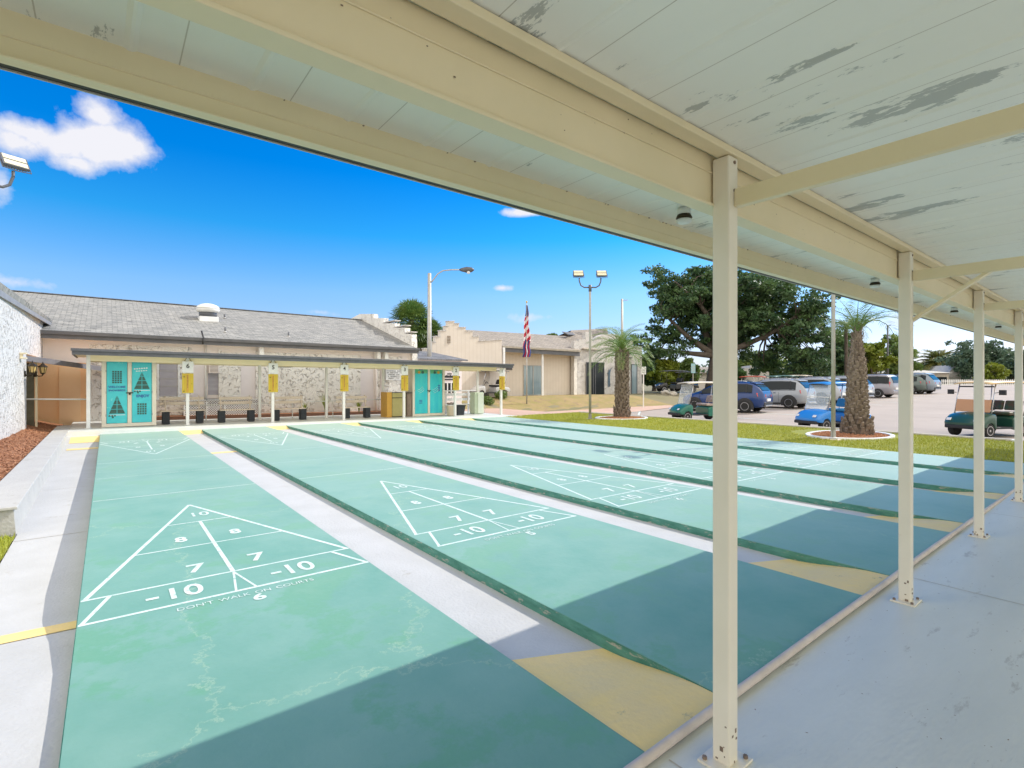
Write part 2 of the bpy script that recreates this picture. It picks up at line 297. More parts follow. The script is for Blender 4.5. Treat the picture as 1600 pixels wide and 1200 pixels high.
# ------------------------------------------------------------------ ground
def lot(x): return -.38 if x < 21 else min(-.36+.0225*(x-22)-.0225*0, .95)
def H(x, y):
    if x < 12 and y < 17.5: return -.32
    a = -.1
    b = a+(lot(max(x, 19.5))-a)*sm((x-17.9)/.9)
    if x < 13.9 and y < 14.5: b = -.32
    y0 = 20.3-min(3.6, .22*max(0, x-17))
    b = b+(.42-b)*sm((y-y0)/(4+3*sm((x-30)/20)))*(1-.6*sm((x-45)/40))
    return b
def coords(a, b, near0, near1, st):
    c = [near0+st*i for i in range(int((near1-near0)/st)+1)]
    x = near1; s = st
    while x < b: s *= 1.5; x += s; c.append(x)
    x = near0; s = st
    while x > a: s *= 1.5; x -= s; c.insert(0, x)
    return c
def sheet(name, xs, ys, zf, m, cond=None, **tags):
    b = MB(); idx = {}
    for i, x in enumerate(xs):
        for j, y in enumerate(ys): idx[i, j] = len(b.v); b.v.append((x, y, zf(x, y)))
    for i in range(len(xs)-1):
        for j in range(len(ys)-1):
            if cond and not cond((xs[i]+xs[i+1])/2, (ys[j]+ys[j+1])/2): continue
            b.f.append((idx[i, j], idx[i+1, j], idx[i+1, j+1], idx[i, j+1]))
    return b.build(name, m, smooth=True, **tags)
def fr(a, b, st): n = max(1, round((b-a)/st)); return [a+(b-a)*i/n for i in range(n+1)]
sheet('ground', coords(-1500, 2500, -20, 100, 1), coords(-1500, 2500, -20, 60, 1), lambda x, y: H(x, y)-.015, 'ground', **S)
sheet('parking_lot', fr(18.7, 100, .5), fr(-20, 30, .5), lambda x, y: H(x, y)+.01, 'asphalt', lambda x, y: y < 15.5+.12*(x-19)+(3 if x > 26 else 0)*0, **S)
sheet('lawn', fr(11.5, 31, .25), fr(15.9, 25.2, .1), lambda x, y: H(x, y)+.006+.02*noise.noise((x, y, 0)), 'drygrass', lambda x, y: y > 20.2-.22*(max(0, x-17))+.1*sin(x*2), **S)
sheet('paved_path', fr(12.6, 30, .25), fr(14.2, 20.5, .1), lambda x, y: H(x, y)+.02+(.012 if x > 19 else 0), 'paving', lambda x, y: y < 20.2-.22*(max(0, x-17)) and (y > 14.3 if x < 17.2 else y > 14.6+.12*(x-19)), **S)
# green verge between the courts and the kerb
def zc(x): return -.011*max(0, x-6)
VX0, VX1 = 13.93, 18.5
def vz(x, y): return -.095+.02*sm((x-14)/2)+.012*noise.noise((x*.8, y*.8, 3))
sheet('grass_verge', fr(VX0, VX1, .25), fr(-7, 14.4, .3), vz, 'grassg', **S)
g = MB(); g.raw = True
for i in range(60000):
    x = VX0+.02+random.random()*(VX1-VX0-.04); y = -6.5+20.8*random.random()
    y = -6.5 + 20.8*(random.random()**1.0)
    z = vz(x, y); h = .025+.035*random.random(); a = random.random()*pi; w = .008
    if (x-17.2)**2+(y-2)**2 < 1.9: continue
    dx, dy = random.gauss(0, .02), random.gauss(0, .02)
    g.quad((x-w*cos(a), y-w*sin(a), z-.01), (x+w*cos(a), y+w*sin(a), z-.01), (x+dx, y+dy, z+h))
g.build('grass_blades', 'blade', kind='stuff', label='short yellow-green grass growing on the verge beside the courts', category='grass')
# kerb
k = MB(); ys = [-7, -3.2, 1.0, 1.25, 5.1, 5.35, 9.2, 9.45, 13.6]
for y0, y1 in ((-7,-1.45),(-1.35,1.85),(1.95,6.35),(6.5,10.3),(10.45,14.2)):
    k.prism([(0,-.4),(.22,-.4),(.22,-.03),(.18,0),(.02,0),(0,-.03)], (18.5,y0,-.02), (1,0,0), (0,0,1), (0,y1-y0,0))
k.build('kerb', 'conc', **S)
k = MB()
for y in (-1.4,1.9,6.42,10.38): k.box(18.52, y-.045, -.35, 18.70, y+.045, -.035)
k.build('kerb_gap', 'white', **S)
# parking bay lines
def strip(b, x0, y0, x1, y1, w, zf, off=.022):
    n = max(1, int(sqrt((x1-x0)**2+(y1-y0)**2)/.5)); dx, dy = x1-x0, y1-y0; l = sqrt(dx*dx+dy*dy); px_, py_ = -dy/l*w/2, dx/l*w/2
    for i in range(n):
        a, c = i/n, (i+1)/n
        p = [(x0+dx*a+px_, y0+dy*a+py_), (x0+dx*a-px_, y0+dy*a-py_), (x0+dx*c-px_, y0+dy*c-py_), (x0+dx*c+px_, y0+dy*c+py_)]
        b.quad(*[(x, y, zf(x, y)+off) for x, y in p])
pl = MB()
for x in (24.0, 27.4, 30.8, 34.2, 37.6, 41, 44.4, 47.8, 51.2): strip(pl, x, 7.2, x+.2, 12.8, .1, H)
for a, b_ in (((21.0,12.6),(24.5,15.2)),((24.5,15.2),(21.5,14.9)),((21,12.6),(20.4,14.9))): strip(pl, *a, *b_, .1, H)
pl.build('parking_bay_lines', 'line', **S)
# ------------------------------------------------------------------ courts
P_, W_ = 2.418, 1.83
def yn(x): return -2.79+.0165*x
def yf(x): return 14.36-.015*x
GD = .075
def yst(x): return [yn(x), yf(x)]
def court(kx):
    x0 = kx*P_; x1 = x0+W_; num = 6-kx
    which = ['first and nearest to the planter wall on the left', 'second from the left planter', 'third from the left planter', 'fourth from the left planter', 'fifth, one before the verge', 'sixth and last, along the green verge'][kx]
    t = T('shuffleboard_court', 'raised green shuffleboard court numbered %d, %s' % (num, which), 'shuffleboard court', (x0, 0, 0), group='green shuffleboard courts side by side')
    z = lambda lx: zc(x0)+(zc(x1)-zc(x0))*lx/W_
    b = MB(); n = 8
    for i in range(n):
        a, c = i/n, (i+1)/n
        yy = lambda lx, t_: yn(x0+lx)+(yf(x0+lx)-yn(x0+lx))*t_
        b.hexa([(0,yy(0,a),-.3),(W_,yy(W_,a),-.3),(W_,yy(W_,c),-.3),(0,yy(0,c),-.3),(0,yy(0,a),z(0)),(W_,yy(W_,a),z(W_)),(W_,yy(W_,c),z(W_)),(0,yy(0,c),z(0))])
    bm = bmesh.new(); me = bpy.data.meshes.new('slab'); me.from_pydata(b.v, [], b.f); bm.from_mesh(me)
    bmesh.ops.remove_doubles(bm, verts=bm.verts, dist=1e-4)
    seen = {}
    for f in list(bm.faces):
        key = tuple(sorted(v.index for v in f.verts)); seen.setdefault(key, []).append(f)
    bmesh.ops.delete(bm, geom=[f for fs in seen.values() if len(fs) > 1 for f in fs], context='FACES_ONLY')
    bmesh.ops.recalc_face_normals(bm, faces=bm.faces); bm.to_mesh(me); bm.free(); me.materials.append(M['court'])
    o = bpy.data.objects.new('slab', me); COL.objects.link(o); o.parent = t
    for s_, lx in ((-1, 0), (1, W_)):
        e = MB(); e.hexa([(lx, yn(x0+lx)+.05, -.3), (lx+s_*.004, yn(x0+lx)+.05, -.3), (lx+s_*.004, yf(x0+lx), -.3), (lx, yf(x0+lx), -.3)]+[(lx, yn(x0+lx)+.05, z(lx)-.003), (lx+s_*.004, yn(x0+lx)+.05, z(lx)-.003), (lx+s_*.004, yf(x0+lx), z(lx)-.003), (lx, yf(x0+lx), z(lx)-.003)])
        e.build('curb_face', 'edge', t)
    ins = 0 if kx == 0 else .05
    ln = MB()
    def seg(xa, va, xb, vb, w, flip):
        if flip: xa, va, xb, vb = W_-xa, 11.89-va, W_-xb, 11.89-vb
        dx, dy = xb-xa, vb-va; l = sqrt(dx*dx+dy*dy); a, c = -dy/l*w/2, dx/l*w/2
        p = [(xa+a, va+c), (xa-a, va-c), (xb-a, vb-c), (xb+a, vb+c)]
        ln.quad(*[(min(max(x, .004), W_-.004), y, z(min(max(x, 0), W_))+.0012+seg.k) for x, y in p]); seg.k += .00006
    seg.k = 0
    for fl in (0, 1):
        ln = MB(); seg.k = 0
        A = ins; B = W_-ins; c = W_/2; hw = (W_-2*ins)/2
        w = .029
        seg(A, w/2, B, w/2, w, fl); seg(A, .457, B, .457, w*.85, fl)
        seg(A+.02, .457, c, 3.2, w*1.05, fl); seg(B-.02, .457, c, 3.2, w*1.05, fl)
        xh = lambda v: hw*(3.2-v)/(3.2-.457)
        for v in (1.372, 2.286): seg(c-xh(v), v, c+xh(v), v, w*.75, fl)
        seg(c, .46, c, 2.286, w*1.05, fl)
        seg(A+.16, .457, A+.02, .02, w*.9, fl); seg(B-.16, .457, B-.02, .02, w*.9, fl)
        seg(c, .44, c-.055, .02, w*.55, fl); seg(c, .44, c+.075, .02, w*.55, fl)
        ln.build('scoring_triangle', 'line', t)
    for v in (4.115, 5.95, 7.775):
        ln = MB(); seg(.01, v, W_-.01, v, .02 if v != 5.95 else .01, 0); ln.build('cross_line', 'line', t)
    for fl in (0, 1):
        def tx(s, x, v, size, sx=1.45, bold=.008):
            if fl: x, v = W_-x, 11.89-v
            text(s, 'painted_number' if s[-1] in '0123456789-' else 'painted_word', 'line', t, (x, v, z(x)+.0028), size, (0, 0, pi if fl else 0), sx, bold)
        c = W_/2
        tx('10', c+.03, 2.62, .26, .78, .003); tx('8', c-.23, 1.64, .24, .82, .007); tx('8', c+.22, 1.64, .24, .82, .007)
        tx('7', c-.22, .70, .29, .9, .006); tx('7', c+.22, .70, .29, .9, .006)
        tx('10', c-.35, .225, .31, .80, .005); tx('-', c-.53, .235, .24, 1.0); tx('10', c+.42, .225, .31, .80, .005); tx('-', c+.255, .235, .24, 1.0)
        [tx(wd_, c+.02+ox_, -.095, .075, .9, .0) for wd_, ox_ in (("DON'T", -.335), ('WALK', -.105), ('ON', .075), ('COURTS', .29))]; tx(str(num), c+.05, -.195, .15, 1.1, .005)
    return t
for kx in range(6): court(kx)
# gutters: white floor, yellow ramps at both ends
gf = MB()
for kx in range(5):
    x0 = kx*P_+W_+.004; x1 = (kx+1)*P_-.004
    gf.hexa([(x0,yn(x0),-.31),(x1,yn(x1),-.31),(x1,yf(x1),-.31),(x0,yf(x0),-.31),(x0,yn(x0),zc(x0)-GD),(x1,yn(x1),zc(x1)-GD),(x1,yf(x1),zc(x1)-GD),(x0,yf(x0),zc(x0)-GD)])
gf.build('gutter_floor', 'gutter', **S)
for kx in range(5):
    x0 = kx*P_+W_+.006; x1 = (kx+1)*P_-.006
    q = MB(); n = 10
    for s_ in (0, 1):
        prev = None
        for i in range(n+1):
            u_ = i/n; zz = -GD+.002+(GD-.006)*sm(u_*1.15)
            if s_ == 0: ya = yn(x0)+.9*(1-u_)+.12*(1-u_); yb = yn(x1)+.75*(1-u_)
            else: ya = yf(x0)-.8*(1-u_); yb = yf(x1)-.55*(1-u_)
            cur = ((x0, ya, zc(x0)+zz), (x1, yb, zc(x1)+zz))
            if prev: q.quad(prev[0], prev[1], cur[1], cur[0])
            prev = cur
    q.build('gutter_ramp', 'yellow', smooth=True, **S)
q = MB(); q.quad((1.845,8.62,-GD+.003),(2.40,8.62,-GD+.003),(2.40,8.86,-GD+.003),(1.845,8.86,-GD+.003)); q.build('yellow_patch', 'yellow', **S)
# left walkway, lower than the court
DT = [(-7,.05),(-.9,.06),(-.4,.07),(.2,.118),(.45,.15),(.75,.178),(1.4,.2),(11,.195),(12.6,.17),(13.6,.09),(14.4,.03)]
def dl(y):
    for (a, da), (b, db) in zip(DT, DT[1:]):
        if y <= b: return da+(db-da)*max(0, (y-a))/(b-a)
    return .03
sheet('walkway', [-.95,-.63], fr(3.76, 14.4, .6), lambda x, y: -dl(y), 'gutter', **S)
sheet('walkway', [-.63,-.4,-.2,-.003], fr(-2.8, 14.4, .15), lambda x, y: -dl(y), 'gutter', **S)
for y0, y1, sh in ((.40,.60,.1),(12.2,12.5,0),(13.3,14.3,0)):
    q = MB(); n = 6
    for i in range(n):
        xa, xb = -.62+.61*i/n, -.62+.61*(i+1)/n
        ya = lambda x: y0-sh*((x+.6)**1)*.6; yb = lambda x: y1-sh*(x+.6)*.6
        for j in range(4):
            f0, f1 = j/4, (j+1)/4
            P4 = [(xa, ya(xa)+(yb(xa)-ya(xa))*f0), (xb, ya(xb)+(yb(xb)-ya(xb))*f0), (xb, ya(xb)+(yb(xb)-ya(xb))*f1), (xa, ya(xa)+(yb(xa)-ya(xa))*f1)]
            q.quad(*[(x, y, -dl(y)+.005) for x, y in P4])
    q.build('yellow_stripe', 'yellow', **S)
q = MB()
for y in (3.4, 6.6, 9.8): q.quad((-.62,y,-dl(y)+.004),(-.01,y+.02,-dl(y)+.004),(-.01,y+.032,-dl(y)+.004),(-.62,y+.012,-dl(y)+.004))
q.build('walkway_joint', 'conc', **S)
# near canopy walkway, level with the courts, and the pipe edging
w = MB(); w.hexa([(-9,-11,-.3),(19,-11,-.3),(19,yn(19)-.002,-.3),(-9,yn(-9)-.002,-.3),(-9,-11,-.03),(19,-11,-.03),(19,yn(19)-.002,-.03),(-9,yn(-9)-.002,-.03)])
w.build('canopy_walkway', 'walk', **S)
q = MB(); rg = random.Random(4)
for i in range(420):
    x = rg.uniform(1.5, 10); y = yn(x)-.06-abs(rg.gauss(0, 1.1)); l_ = rg.uniform(.002,.007); a_ = rg.random()*3.1
    q.add([(x+l_*cos(a_+k_*1.57)*(1 if k_ % 2 else .5), y+l_*sin(a_+k_*1.57)*(1 if k_ % 2 else .5), -.0285) for k_ in range(4)], [(0,1,2,3)])
q.build('grit_specks', 'brownp', **S)
q = MB()
for xj in (-1.2, 1.9, 5.0, 8.1, 11.2, 14.3): q.quad((xj,-9,-.0285),(xj+.008,-9,-.0285),(xj+.008,yn(xj)-.05,-.0285),(xj,yn(xj)-.05,-.0285))
q.build('slab_joints', 'conc', **S)
w = MB(); w.tube([(x, yn(x)-.012+.004*noise.noise((x,0,0)), -.002+zc(x)*.7) for x in fr(-6, 18, .5)], .020, 10)
w.build('pipe_edging', 'pipe', smooth=True, label='tan pipe edging laid along the near ends of the courts', category='edging')
# ------------------------------------------------------------------ near canopy
TA = .021
ang = math.atan(TA)
def ln_(x, c): return c+TA*x
can = T('canopy', 'long cream metal canopy on square posts over the near walkway', 'canopy', (0, -2.93, 0), ang)
# local frame: x along canopy, y outwards
XL, XR = -6.5, 19
ZD = lambda y: 2.385-.012*max(0, y)     # underside of deck
b = MB(); b.raw = False
n = int((XR-XL)/.305)
yout, yin = .655, -4.6
prof = []
for i in range(n+1):
    x = XL+i*.305; prof += [(x, 0), (x+.012, .006), (x+.285, .006), (x+.297, 0)]
vs = []; 
for x, dz in prof: vs += [(x, yin, 2.385+.02+dz), (x, yout, ZD(yout)+dz), (x, yout, ZD(yout)+.06), (x, yin, 2.47)]
m_ = len(prof)
b.add(vs, [(i*4+a, (i+1)*4+a, (i+1)*4+(a+1) % 4, i*4+(a+1) % 4) for i in range(m_-1) for a in range(4)]+[(0,1,2,3), tuple((m_-1)*4+a for a in (3,2,1,0))])
b.build('roof_panel', 'deck', can)
b = MB(); b.box(XL,-.02,2.17,XR,.02,2.375); b.box(XL,-.035,2.165,XR,.035,2.178); b.box(XL,-.026,2.30,XR,-.0205,2.306); b.build('main_beam', 'cream', can, bevel=.003)
b = MB(); b.box(XL,-.105,2.355,XR,-.045,2.382); b.build('beam_trim', 'cream', can, bevel=.003)
b = MB(); b.box(XL,.635,2.255,XR,.655,2.43); b.box(XL,.61,2.255,XR,.637,2.262); b.box(XL,.6305,2.315,XR,.6355,2.32); b.build('fascia_board', 'cream', can, bevel=.003)
b = MB(); b.box(XL,.657,2.262,XR,.690,2.40); b.build('gutter', 'black', can)
b = MB(); b.box(XL,.6905,2.258,XR,.697,2.40); b.build('gutter_lip', 'galv', can)
PYc = -.062
PXs = [-2.9,-.35]+[(lambda q: q.x*cos(ang)+(q.y+2.93)*sin(ang))(onY(u, 600, -2.99+TA*xx)) for u, xx in ((1132,2.1),(1414,4.6),(1528,7.1),(1590,9.6))]+[12.1,14.6,17.1]
for i, x in enumerate(PXs):
    b = MB(); b.box(x-.035,PYc-.035,-.03,x+.035,PYc+.035,2.352)
    p = b.build('post', 'post', can, bevel=.006)
    b = MB(); b.box(x-.085,PYc-.07,-.03,x+.085,PYc+.07,-.02); b.build('base_plate', 'post', p, bevel=.002)
    b = MB()
    for zz in (2.22, 2.33): b.cyl((x+.005,PYc-.034,zz),(x+.005,PYc-.039,zz),.007,n=8)
    for sx_, sy_ in ((-.065,.05),(.065,.05),(-.065,-.05),(.065,-.05)): b.cyl((x+sx_,PYc+sy_,-.02),(x+sx_,PYc+sy_,-.008),.009,n=6)
    b.build('bolt', 'brownp', p)
    b = MB(); rq = random.Random(i+40)
    for q in range(9):
        zz = -.02+.16*rq.random()**2; s_ = rq.uniform(.004,.014); dx_ = rq.uniform(-.03,.02)
        if q % 2: b.box(x+dx_,PYc-.0362,zz,x+dx_+s_,PYc-.0352,zz+s_*rq.uniform(.6,2))
        else: b.box(x-.0362,PYc+dx_,zz,x-.0352,PYc+dx_+s_,zz+s_*rq.uniform(.6,2))
    b.build('rust_patch', 'brownp', p)
    b = MB(); b.box(x-.0,-4.4,2.155,x+.034,PYc-.036,2.225); b.build('cross_beam', 'cream', can, bevel=.004)
    if i in (3,): 
        b = MB(); b.bar((x+.047,PYc+.02,1.86),(x+.047,-.52,2.19),.02,.055,(1,0,0)); b.build('brace', 'cream', can, bevel=.003)
    b = MB(); b.box(x-.045,-4.45,-.03,x+.03,-4.38,2.385); b.build('post', 'post', can, bevel=.006)
# rust specks / dead insects under the roof
b = MB()
for i in range(150):
    x = random.uniform(-1, 12); y = random.choice((-.022,.62,.64)); z_ = random.uniform(2.2, 2.36) if y < 0 else 2.372
    s_ = random.uniform(.0012, .004)
    if y < 0: b.box(x, y-.001, z_, x+s_*1.6, y-.0005, z_+s_)
    else: b.box(x, y-.002, z_, x+s_*2, y+.004, z_+s_)
b.build('rust_speck', 'brownp', can, kind='stuff')
lights = []
for i, x in enumerate((2.53, 5.5, 8.4, 11.3, 14.2)):
    wl = ['before the nearest post', 'between the first and second posts', 'between the second and third posts', 'between the third and fourth posts', 'past the fourth post'][i]
    p = Vector((x, -2.93+TA*x+.42, 2.38))
    if i == 0:
        t = T('ceiling_light', 'small white cap light under the canopy overhang, '+wl, 'ceiling light', p, 0, 'cap lights under the canopy overhang')
        b = MB(); b.lathe([(.032,0),(.036,-.030),(.032,-.034)], n=20); b.build('lamp_base', 'white', t, smooth=True)
        b = MB(); b.lathe([(.034,-.034),(.042,-.052),(.030,-.056)], n=20); b.build('lamp_socket', 'bronze', t, smooth=True)
        b = MB(); b.lathe([(.036,-.058),(.040,-.066),(.030,-.078),(.01,-.082)], n=20); b.build('lamp_cover', 'white', t, smooth=True)
        L0 = t
    else: dup(L0, p, label='small white cap light under the canopy overhang, '+wl)
# ------------------------------------------------------------------ far shelter
YF, YB, YE = 15.3, 16.6, 14.6
def sz(x): return .105-.0125*x      # shelter floor level
w = MB(); w.hexa([(-.75,14.37,-.4),(15.8,14.14,-.4),(15.8,19.2,-.4),(-.75,19.2,-.4),(-.75,14.37,sz(0)),(15.8,14.14,sz(15.8)),(15.8,19.2,sz(15.8)),(-.75,19.2,sz(0))])
w.build('shelter_floor', 'walk', **S)
w = MB(); w.hexa([(-.75,14.355,-.3),(15.8,14.125,-.3),(15.8,14.20,-.3),(-.75,14.43,-.3),(-.75,14.355,sz(0)+.004),(15.8,14.125,sz(15.8)+.004),(15.8,14.20,sz(15.8)+.004),(-.75,14.43,sz(0)+.004)])
w.build('shelter_kerb', 'white', **S)
sh = T('shade_shelter', 'long low flat-roofed shelter on thin white posts at the far end of the courts', 'shelter', (0, YE, 0))
a = onY(112, 545, YE); c = onY(802, 569.5, YE)
XL, XR = a.x, c.x; zr = lambda x: a.z+(c.z-a.z)*(x-XL)/(XR-XL)
def hx(x0, x1, y0, y1, t0, t1, off=YE):  # slab following roof slope, t offsets below roof top
    return [(x0,y0-off,zr(x0)-t0),(x1,y0-off,zr(x1)-t0),(x1,y1-off,zr(x1)-t0),(x0,y1-off,zr(x0)-t0),(x0,y0-off,zr(x0)-t1),(x1,y0-off,zr(x1)-t1),(x1,y1-off,zr(x1)-t1),(x0,y1-off,zr(x0)-t1)]
b = MB(); b.hexa(hx(XL+.04, XR-.04, YE+.04, 17.4, .13, .01)); b.build('roof_slab', 'cream', sh)
b = MB(); b.hexa(hx(XL, XR, YE, YE+.04, .155, 0)); b.hexa(hx(XL, XL+.04, YE+.04, 17.4, .155, 0)); b.hexa(hx(XR-.04, XR, YE+.04, 17.4, .155, 0)); b.build('fascia_board', 'darkfascia', sh)
b = MB(); b.hexa(hx(XL-.02, XR+.02, YE-.05, YE+.02, .055, -.02)); b.build('gutter', 'darkmetal', sh, bevel=.006)
b = MB(); b.hexa(hx(XL+.35, XR-.45, YF-.03, YF+.03, .30, .13)); b.hexa(hx(XL+.35, XR-.45, YB-.03, YB+.03, .30, .13)); b.build('beam', 'cream', sh)
FPX = [onY(u, 600, YF).x for u in (138, 293, 426, 537, 631, 711, 783)]
for i, x in enumerate(FPX):
    b = MB(); b.box(x-.045, YF-YE-.045, sz(x), x+.045, YF-YE+.045, zr(x)-.12); p = b.build('post', 'wpost', sh, bevel=.005)
    b = MB(); b.box(x-.08, YF-YE-.08, sz(x), x+.08, YF-YE+.08, sz(x)+.012); b.build('base_plate', 'wpost', p)
    for s_ in (-1, 1):
        if i: b = MB(); b.bar((x+s_*.045, YF-YE, zr(x)-.46), (x+s_*.20, YF-YE, zr(x)-.28), .03, .03); b.build('bracket', 'wpost', p)
for u in (405.6, 510, 598.6, 746, 220):
    x = onY(u, 600, YB).x
    b = MB(); b.box(x-.045, YB-YE-.045, sz(x), x+.045, YB-YE+.045, zr(x)-.12); p = b.build('post', 'wpost', sh, bevel=.005)
    b = MB(); b.box(x-.08, YB-YE-.08, sz(x), x+.08, YB-YE+.08, sz(x)+.012); b.build('base_plate', 'wpost', p)
# lamp on the shelter beam
# scoreboards
nums = '654321'
for i, x in enumerate(FPX[1:]):
    y = YF-.075
    t = T('scoreboard', 'gold scoreboard on the white post under the number %s plate' % nums[i], 'scoreboard', (x, y, 0), 0, 'gold scoreboards on the shelter posts')
    z0 = 1.10-.004*i; z1 = z0+.62
    b = MB(); b.box(-.155,-.015,z0,.155,.015,z1); b.build('board', 'gold', t, bevel=.008)
    b = MB(); b.box(-.035,-.026,z0+.03,.02,-.016,z1-.03); b.box(-.085,-.022,z0+.05,-.078,-.016,z1-.05); b.box(.075,-.022,z0+.05,.082,-.016,z1-.05); b.build('score_slide', 'ochre', t)
    b = MB(); b.box(-.12,-.03,z1-.12,-.08,-.016,z1-.10); b.box(-.13,-.03,z0+.05,-.09,-.016,z0+.07); b.box(.10,-.024,z0+.28,.115,-.016,z0+.30)
    for q in range(9): b.box(-.012,-.030,z1-.09-q*.045,.004,-.026,z1-.07-q*.045)
    b.build('score_marks', 'ink', t)
    b = MB(); b.box(-.15,-.012,z1+.02,.15,.012,z1+.38); pn = b.build('number_plate', 'white', t, bevel=.004)
    text(nums[i], 'plate_number', 'ink', t, (.0,-.0145,z1+.23), .19, (pi/2,0,0), 1, .005)
    b = MB(); b.bar((-.10,0,z1+.38),(-.02,0,z1+.50),.012,.012); b.bar((.10,0,z1+.38),(.02,0,z1+.50),.012,.012); b.build('hanger', 'bronze', t)
# lockers
def locker(u0, u1, y, zt, kind, label):
    x0 = onY(u0, 600, y).x; x1 = onY(u1, 600, y).x; W = x1-x0; zb = sz(x0)
    t = T('equipment_locker', label, 'locker', (x0, y, zb), 0); h = zt-zb
    b = MB(); b.box(0,.05,0,W,.75,h-.01); b.build('cabinet', 'frame', t, bevel=.006)
    fw = .09; mid = W/2
    b = MB(); b.box(-.02,-.02,.0,fw,.05,h); b.box(W-fw,-.02,0,W+.02,.05,h); b.box(fw,-.02,h-.09,W-fw,.05,h); b.box(fw,-.02,0,W-fw,.05,.10); b.box(mid-.05,-.02,.10,mid+.05,.05,h-.09)
    b.build('door_frame', 'frame', t, bevel=.005)
    for d_ in (0, 1):
        a0, a1 = (fw+.008, mid-.058) if d_ == 0 else (mid+.058, W-fw-.008); c0 = (a0+a1)/2; ww = a1-a0
        b = MB(); b.box(a0,0,.108,a1,.03,h-.098); d = b.build('door', 'teal' if kind == 0 else 'teal2', t, bevel=.004)
        if kind == 0:
            def pane(b, x, z, w_, hh, nx, nz):
                for i_ in range(nx):
                    for j_ in range(nz):
                        gx = w_/nx; gz = hh/nz; b.box(x-w_/2+i_*gx+.008, -.006, z-hh/2+j_*gz+.008, x-w_/2+(i_+1)*gx-.008, -.001, z-hh/2+(j_+1)*gz-.008)
            def tri(b, x, z0, w_, hh):
                for j_ in range(4):
                    f0, f1 = j_/4, (j_+1)/4
                    for s_ in (-1, 1):
                        xo = lambda f: s_*(w_/2)*(1-f)
                        if j_ == 3: b.prism([(x+s_*.008, z0+hh*f0+.01), (x+xo(f0)*.92, z0+hh*f0+.01), (x+s_*.008, z0+hh*.985)], (0,-.001,0), (1,0,0), (0,0,1), (0,-.005,0))
                        else: b.prism([(x+s_*.008, z0+hh*f0+.01), (x+xo(f0), z0+hh*f0+.01), (x+xo(f1), z0+hh*f1-.006), (x+s_*.008, z0+hh*f1-.006)], (0,-.001,0), (1,0,0), (0,0,1), (0,-.005,0))
            b = MB()
            H_ = h-.2
            b_ = MB()
            if d_ == 0: pane(b_, c0, .1+H_*.745, ww*.50, H_*.205, 4, 6); tri(b, c0, .1+H_*.155, ww*.78, H_*.295); zz = .1+H_*.125
            else: pane(b_, c0, .1+H_*.225, ww*.50, H_*.19, 4, 5); tri(b, c0, .1+H_*.545, ww*.80, H_*.285); zz = .1+H_*.515
            b_.build('painted_grid', 'darkgreen', t); b.build('painted_triangle', 'darkgreen', t); b = MB()
            for q_ in (-.36,-.23,-.10): b.lathe([(.026,-.005),(.026,-.001)], (c0+q_*ww, 0, zz), 10, 'y')
            b.lathe([(.026,-.005),(.026,-.001)], (c0-.20*ww, 0, zz-.045), 10, 'y')
            b.build('painted_discs', 'darkgreen', t)
            b = MB(); b.prism([(-.5*ww*.8, 0), (.5*ww*.8, 0), (.5*ww*.8, -.015), (-.5*ww*.8, -.015)], (c0, -.001, zz+.03), (1,0,0), (0,0,1), (0,-.004,0))
            b.build('painted_line', 'white', t)
            if d_ == 0:
                text('WELCOME', 'lettering', 'navy', t, (c0,-.006,.1+H_*.585), .085, (pi/2,0,0), 1, .002)
                text('SNOWBIRDS', 'lettering', 'navy', t, (c0,-.006,.1+H_*.53), .075, (pi/2,0,0), .95, .002)
            else:
                text('ENJOY', 'lettering', 'navy', t, (c0+.02,-.006,.1+H_*.435), .11, (pi/2,0,0), 1, .004)
                b = MB()
                for q_ in range(6): b.box(c0-.20+q_*.06,-.004,.1+H_*.87+q_*.006,c0-.16+q_*.06,-.001,.1+H_*.89+q_*.006)
                for q_ in range(5): b.box(c0-.15+q_*.06,-.004,.1+H_*.835+q_*.006,c0-.11+q_*.06,-.001,.1+H_*.85+q_*.006)
                b.build('white_scribble', 'white', t)
        else:
            H_ = h-.2
            b = MB(); s_ = 1 if d_ == 0 else -1
            b.box(a0+.02,-.003,.1+H_*.86,a1-.02,-.001,.1+H_*.995); b.build('green_band', mat('green_band', (.10,.42,.22), rough=.4), t)
            b = MB(); b.lathe([(.062,-.009),(.062,-.004)], (c0+s_*.07,0,.1+H_*.885), 20, 'y'); b.build('dark_disc', 'darkgreen', t)
            b = MB(); b.lathe([(.062,-.008),(.062,-.004)], (c0-s_*.11,0,.1+H_*.885), 20, 'y'); b.build('orange_disc', 'ochre', t)
            b = MB()
            for q_ in range(4): b.box(c0-.10+q_*.05,-.007,.1+H_*.93,c0-.065+q_*.05,-.004,.1+H_*.965)
            if d_ == 1:
                for q_ in range(3): b.box(c0+.08,-.004,.1+H_*(.60-.05*q_),c0+.19,-.001,.1+H_*(.615-.05*q_)); b.box(c0+.12,-.004,.1+H_*(.575-.05*q_),c0+.17,-.001,.1+H_*(.60-.05*q_))
            else:
                for q_ in range(3): b.box(c0-.10,-.004,.1+H_*(.28-.03*q_),c0+.05,-.001,.1+H_*(.295-.03*q_))
            b.build('printed_marks', 'navy', t)
            b = MB()
            for q_ in range(3): b.tube([(c0-.2+q_*.05,-.003,.1+H_*(.50-.03*q_)),(c0-.05+q_*.05,-.003,.1+H_*(.53-.03*q_)),(c0+.06+q_*.04,-.003,.1+H_*(.58-.03*q_))],.006,4)
            b.build('printed_swirl', 'line', t)
        b = MB()
        for zz in (.35, h-.4, h/2): b.cyl((a0-.01 if d_ == 0 else a1+.01, -.026, zz-.035), (a0-.01 if d_ == 0 else a1+.01, -.026, zz+.035), .012, n=8)
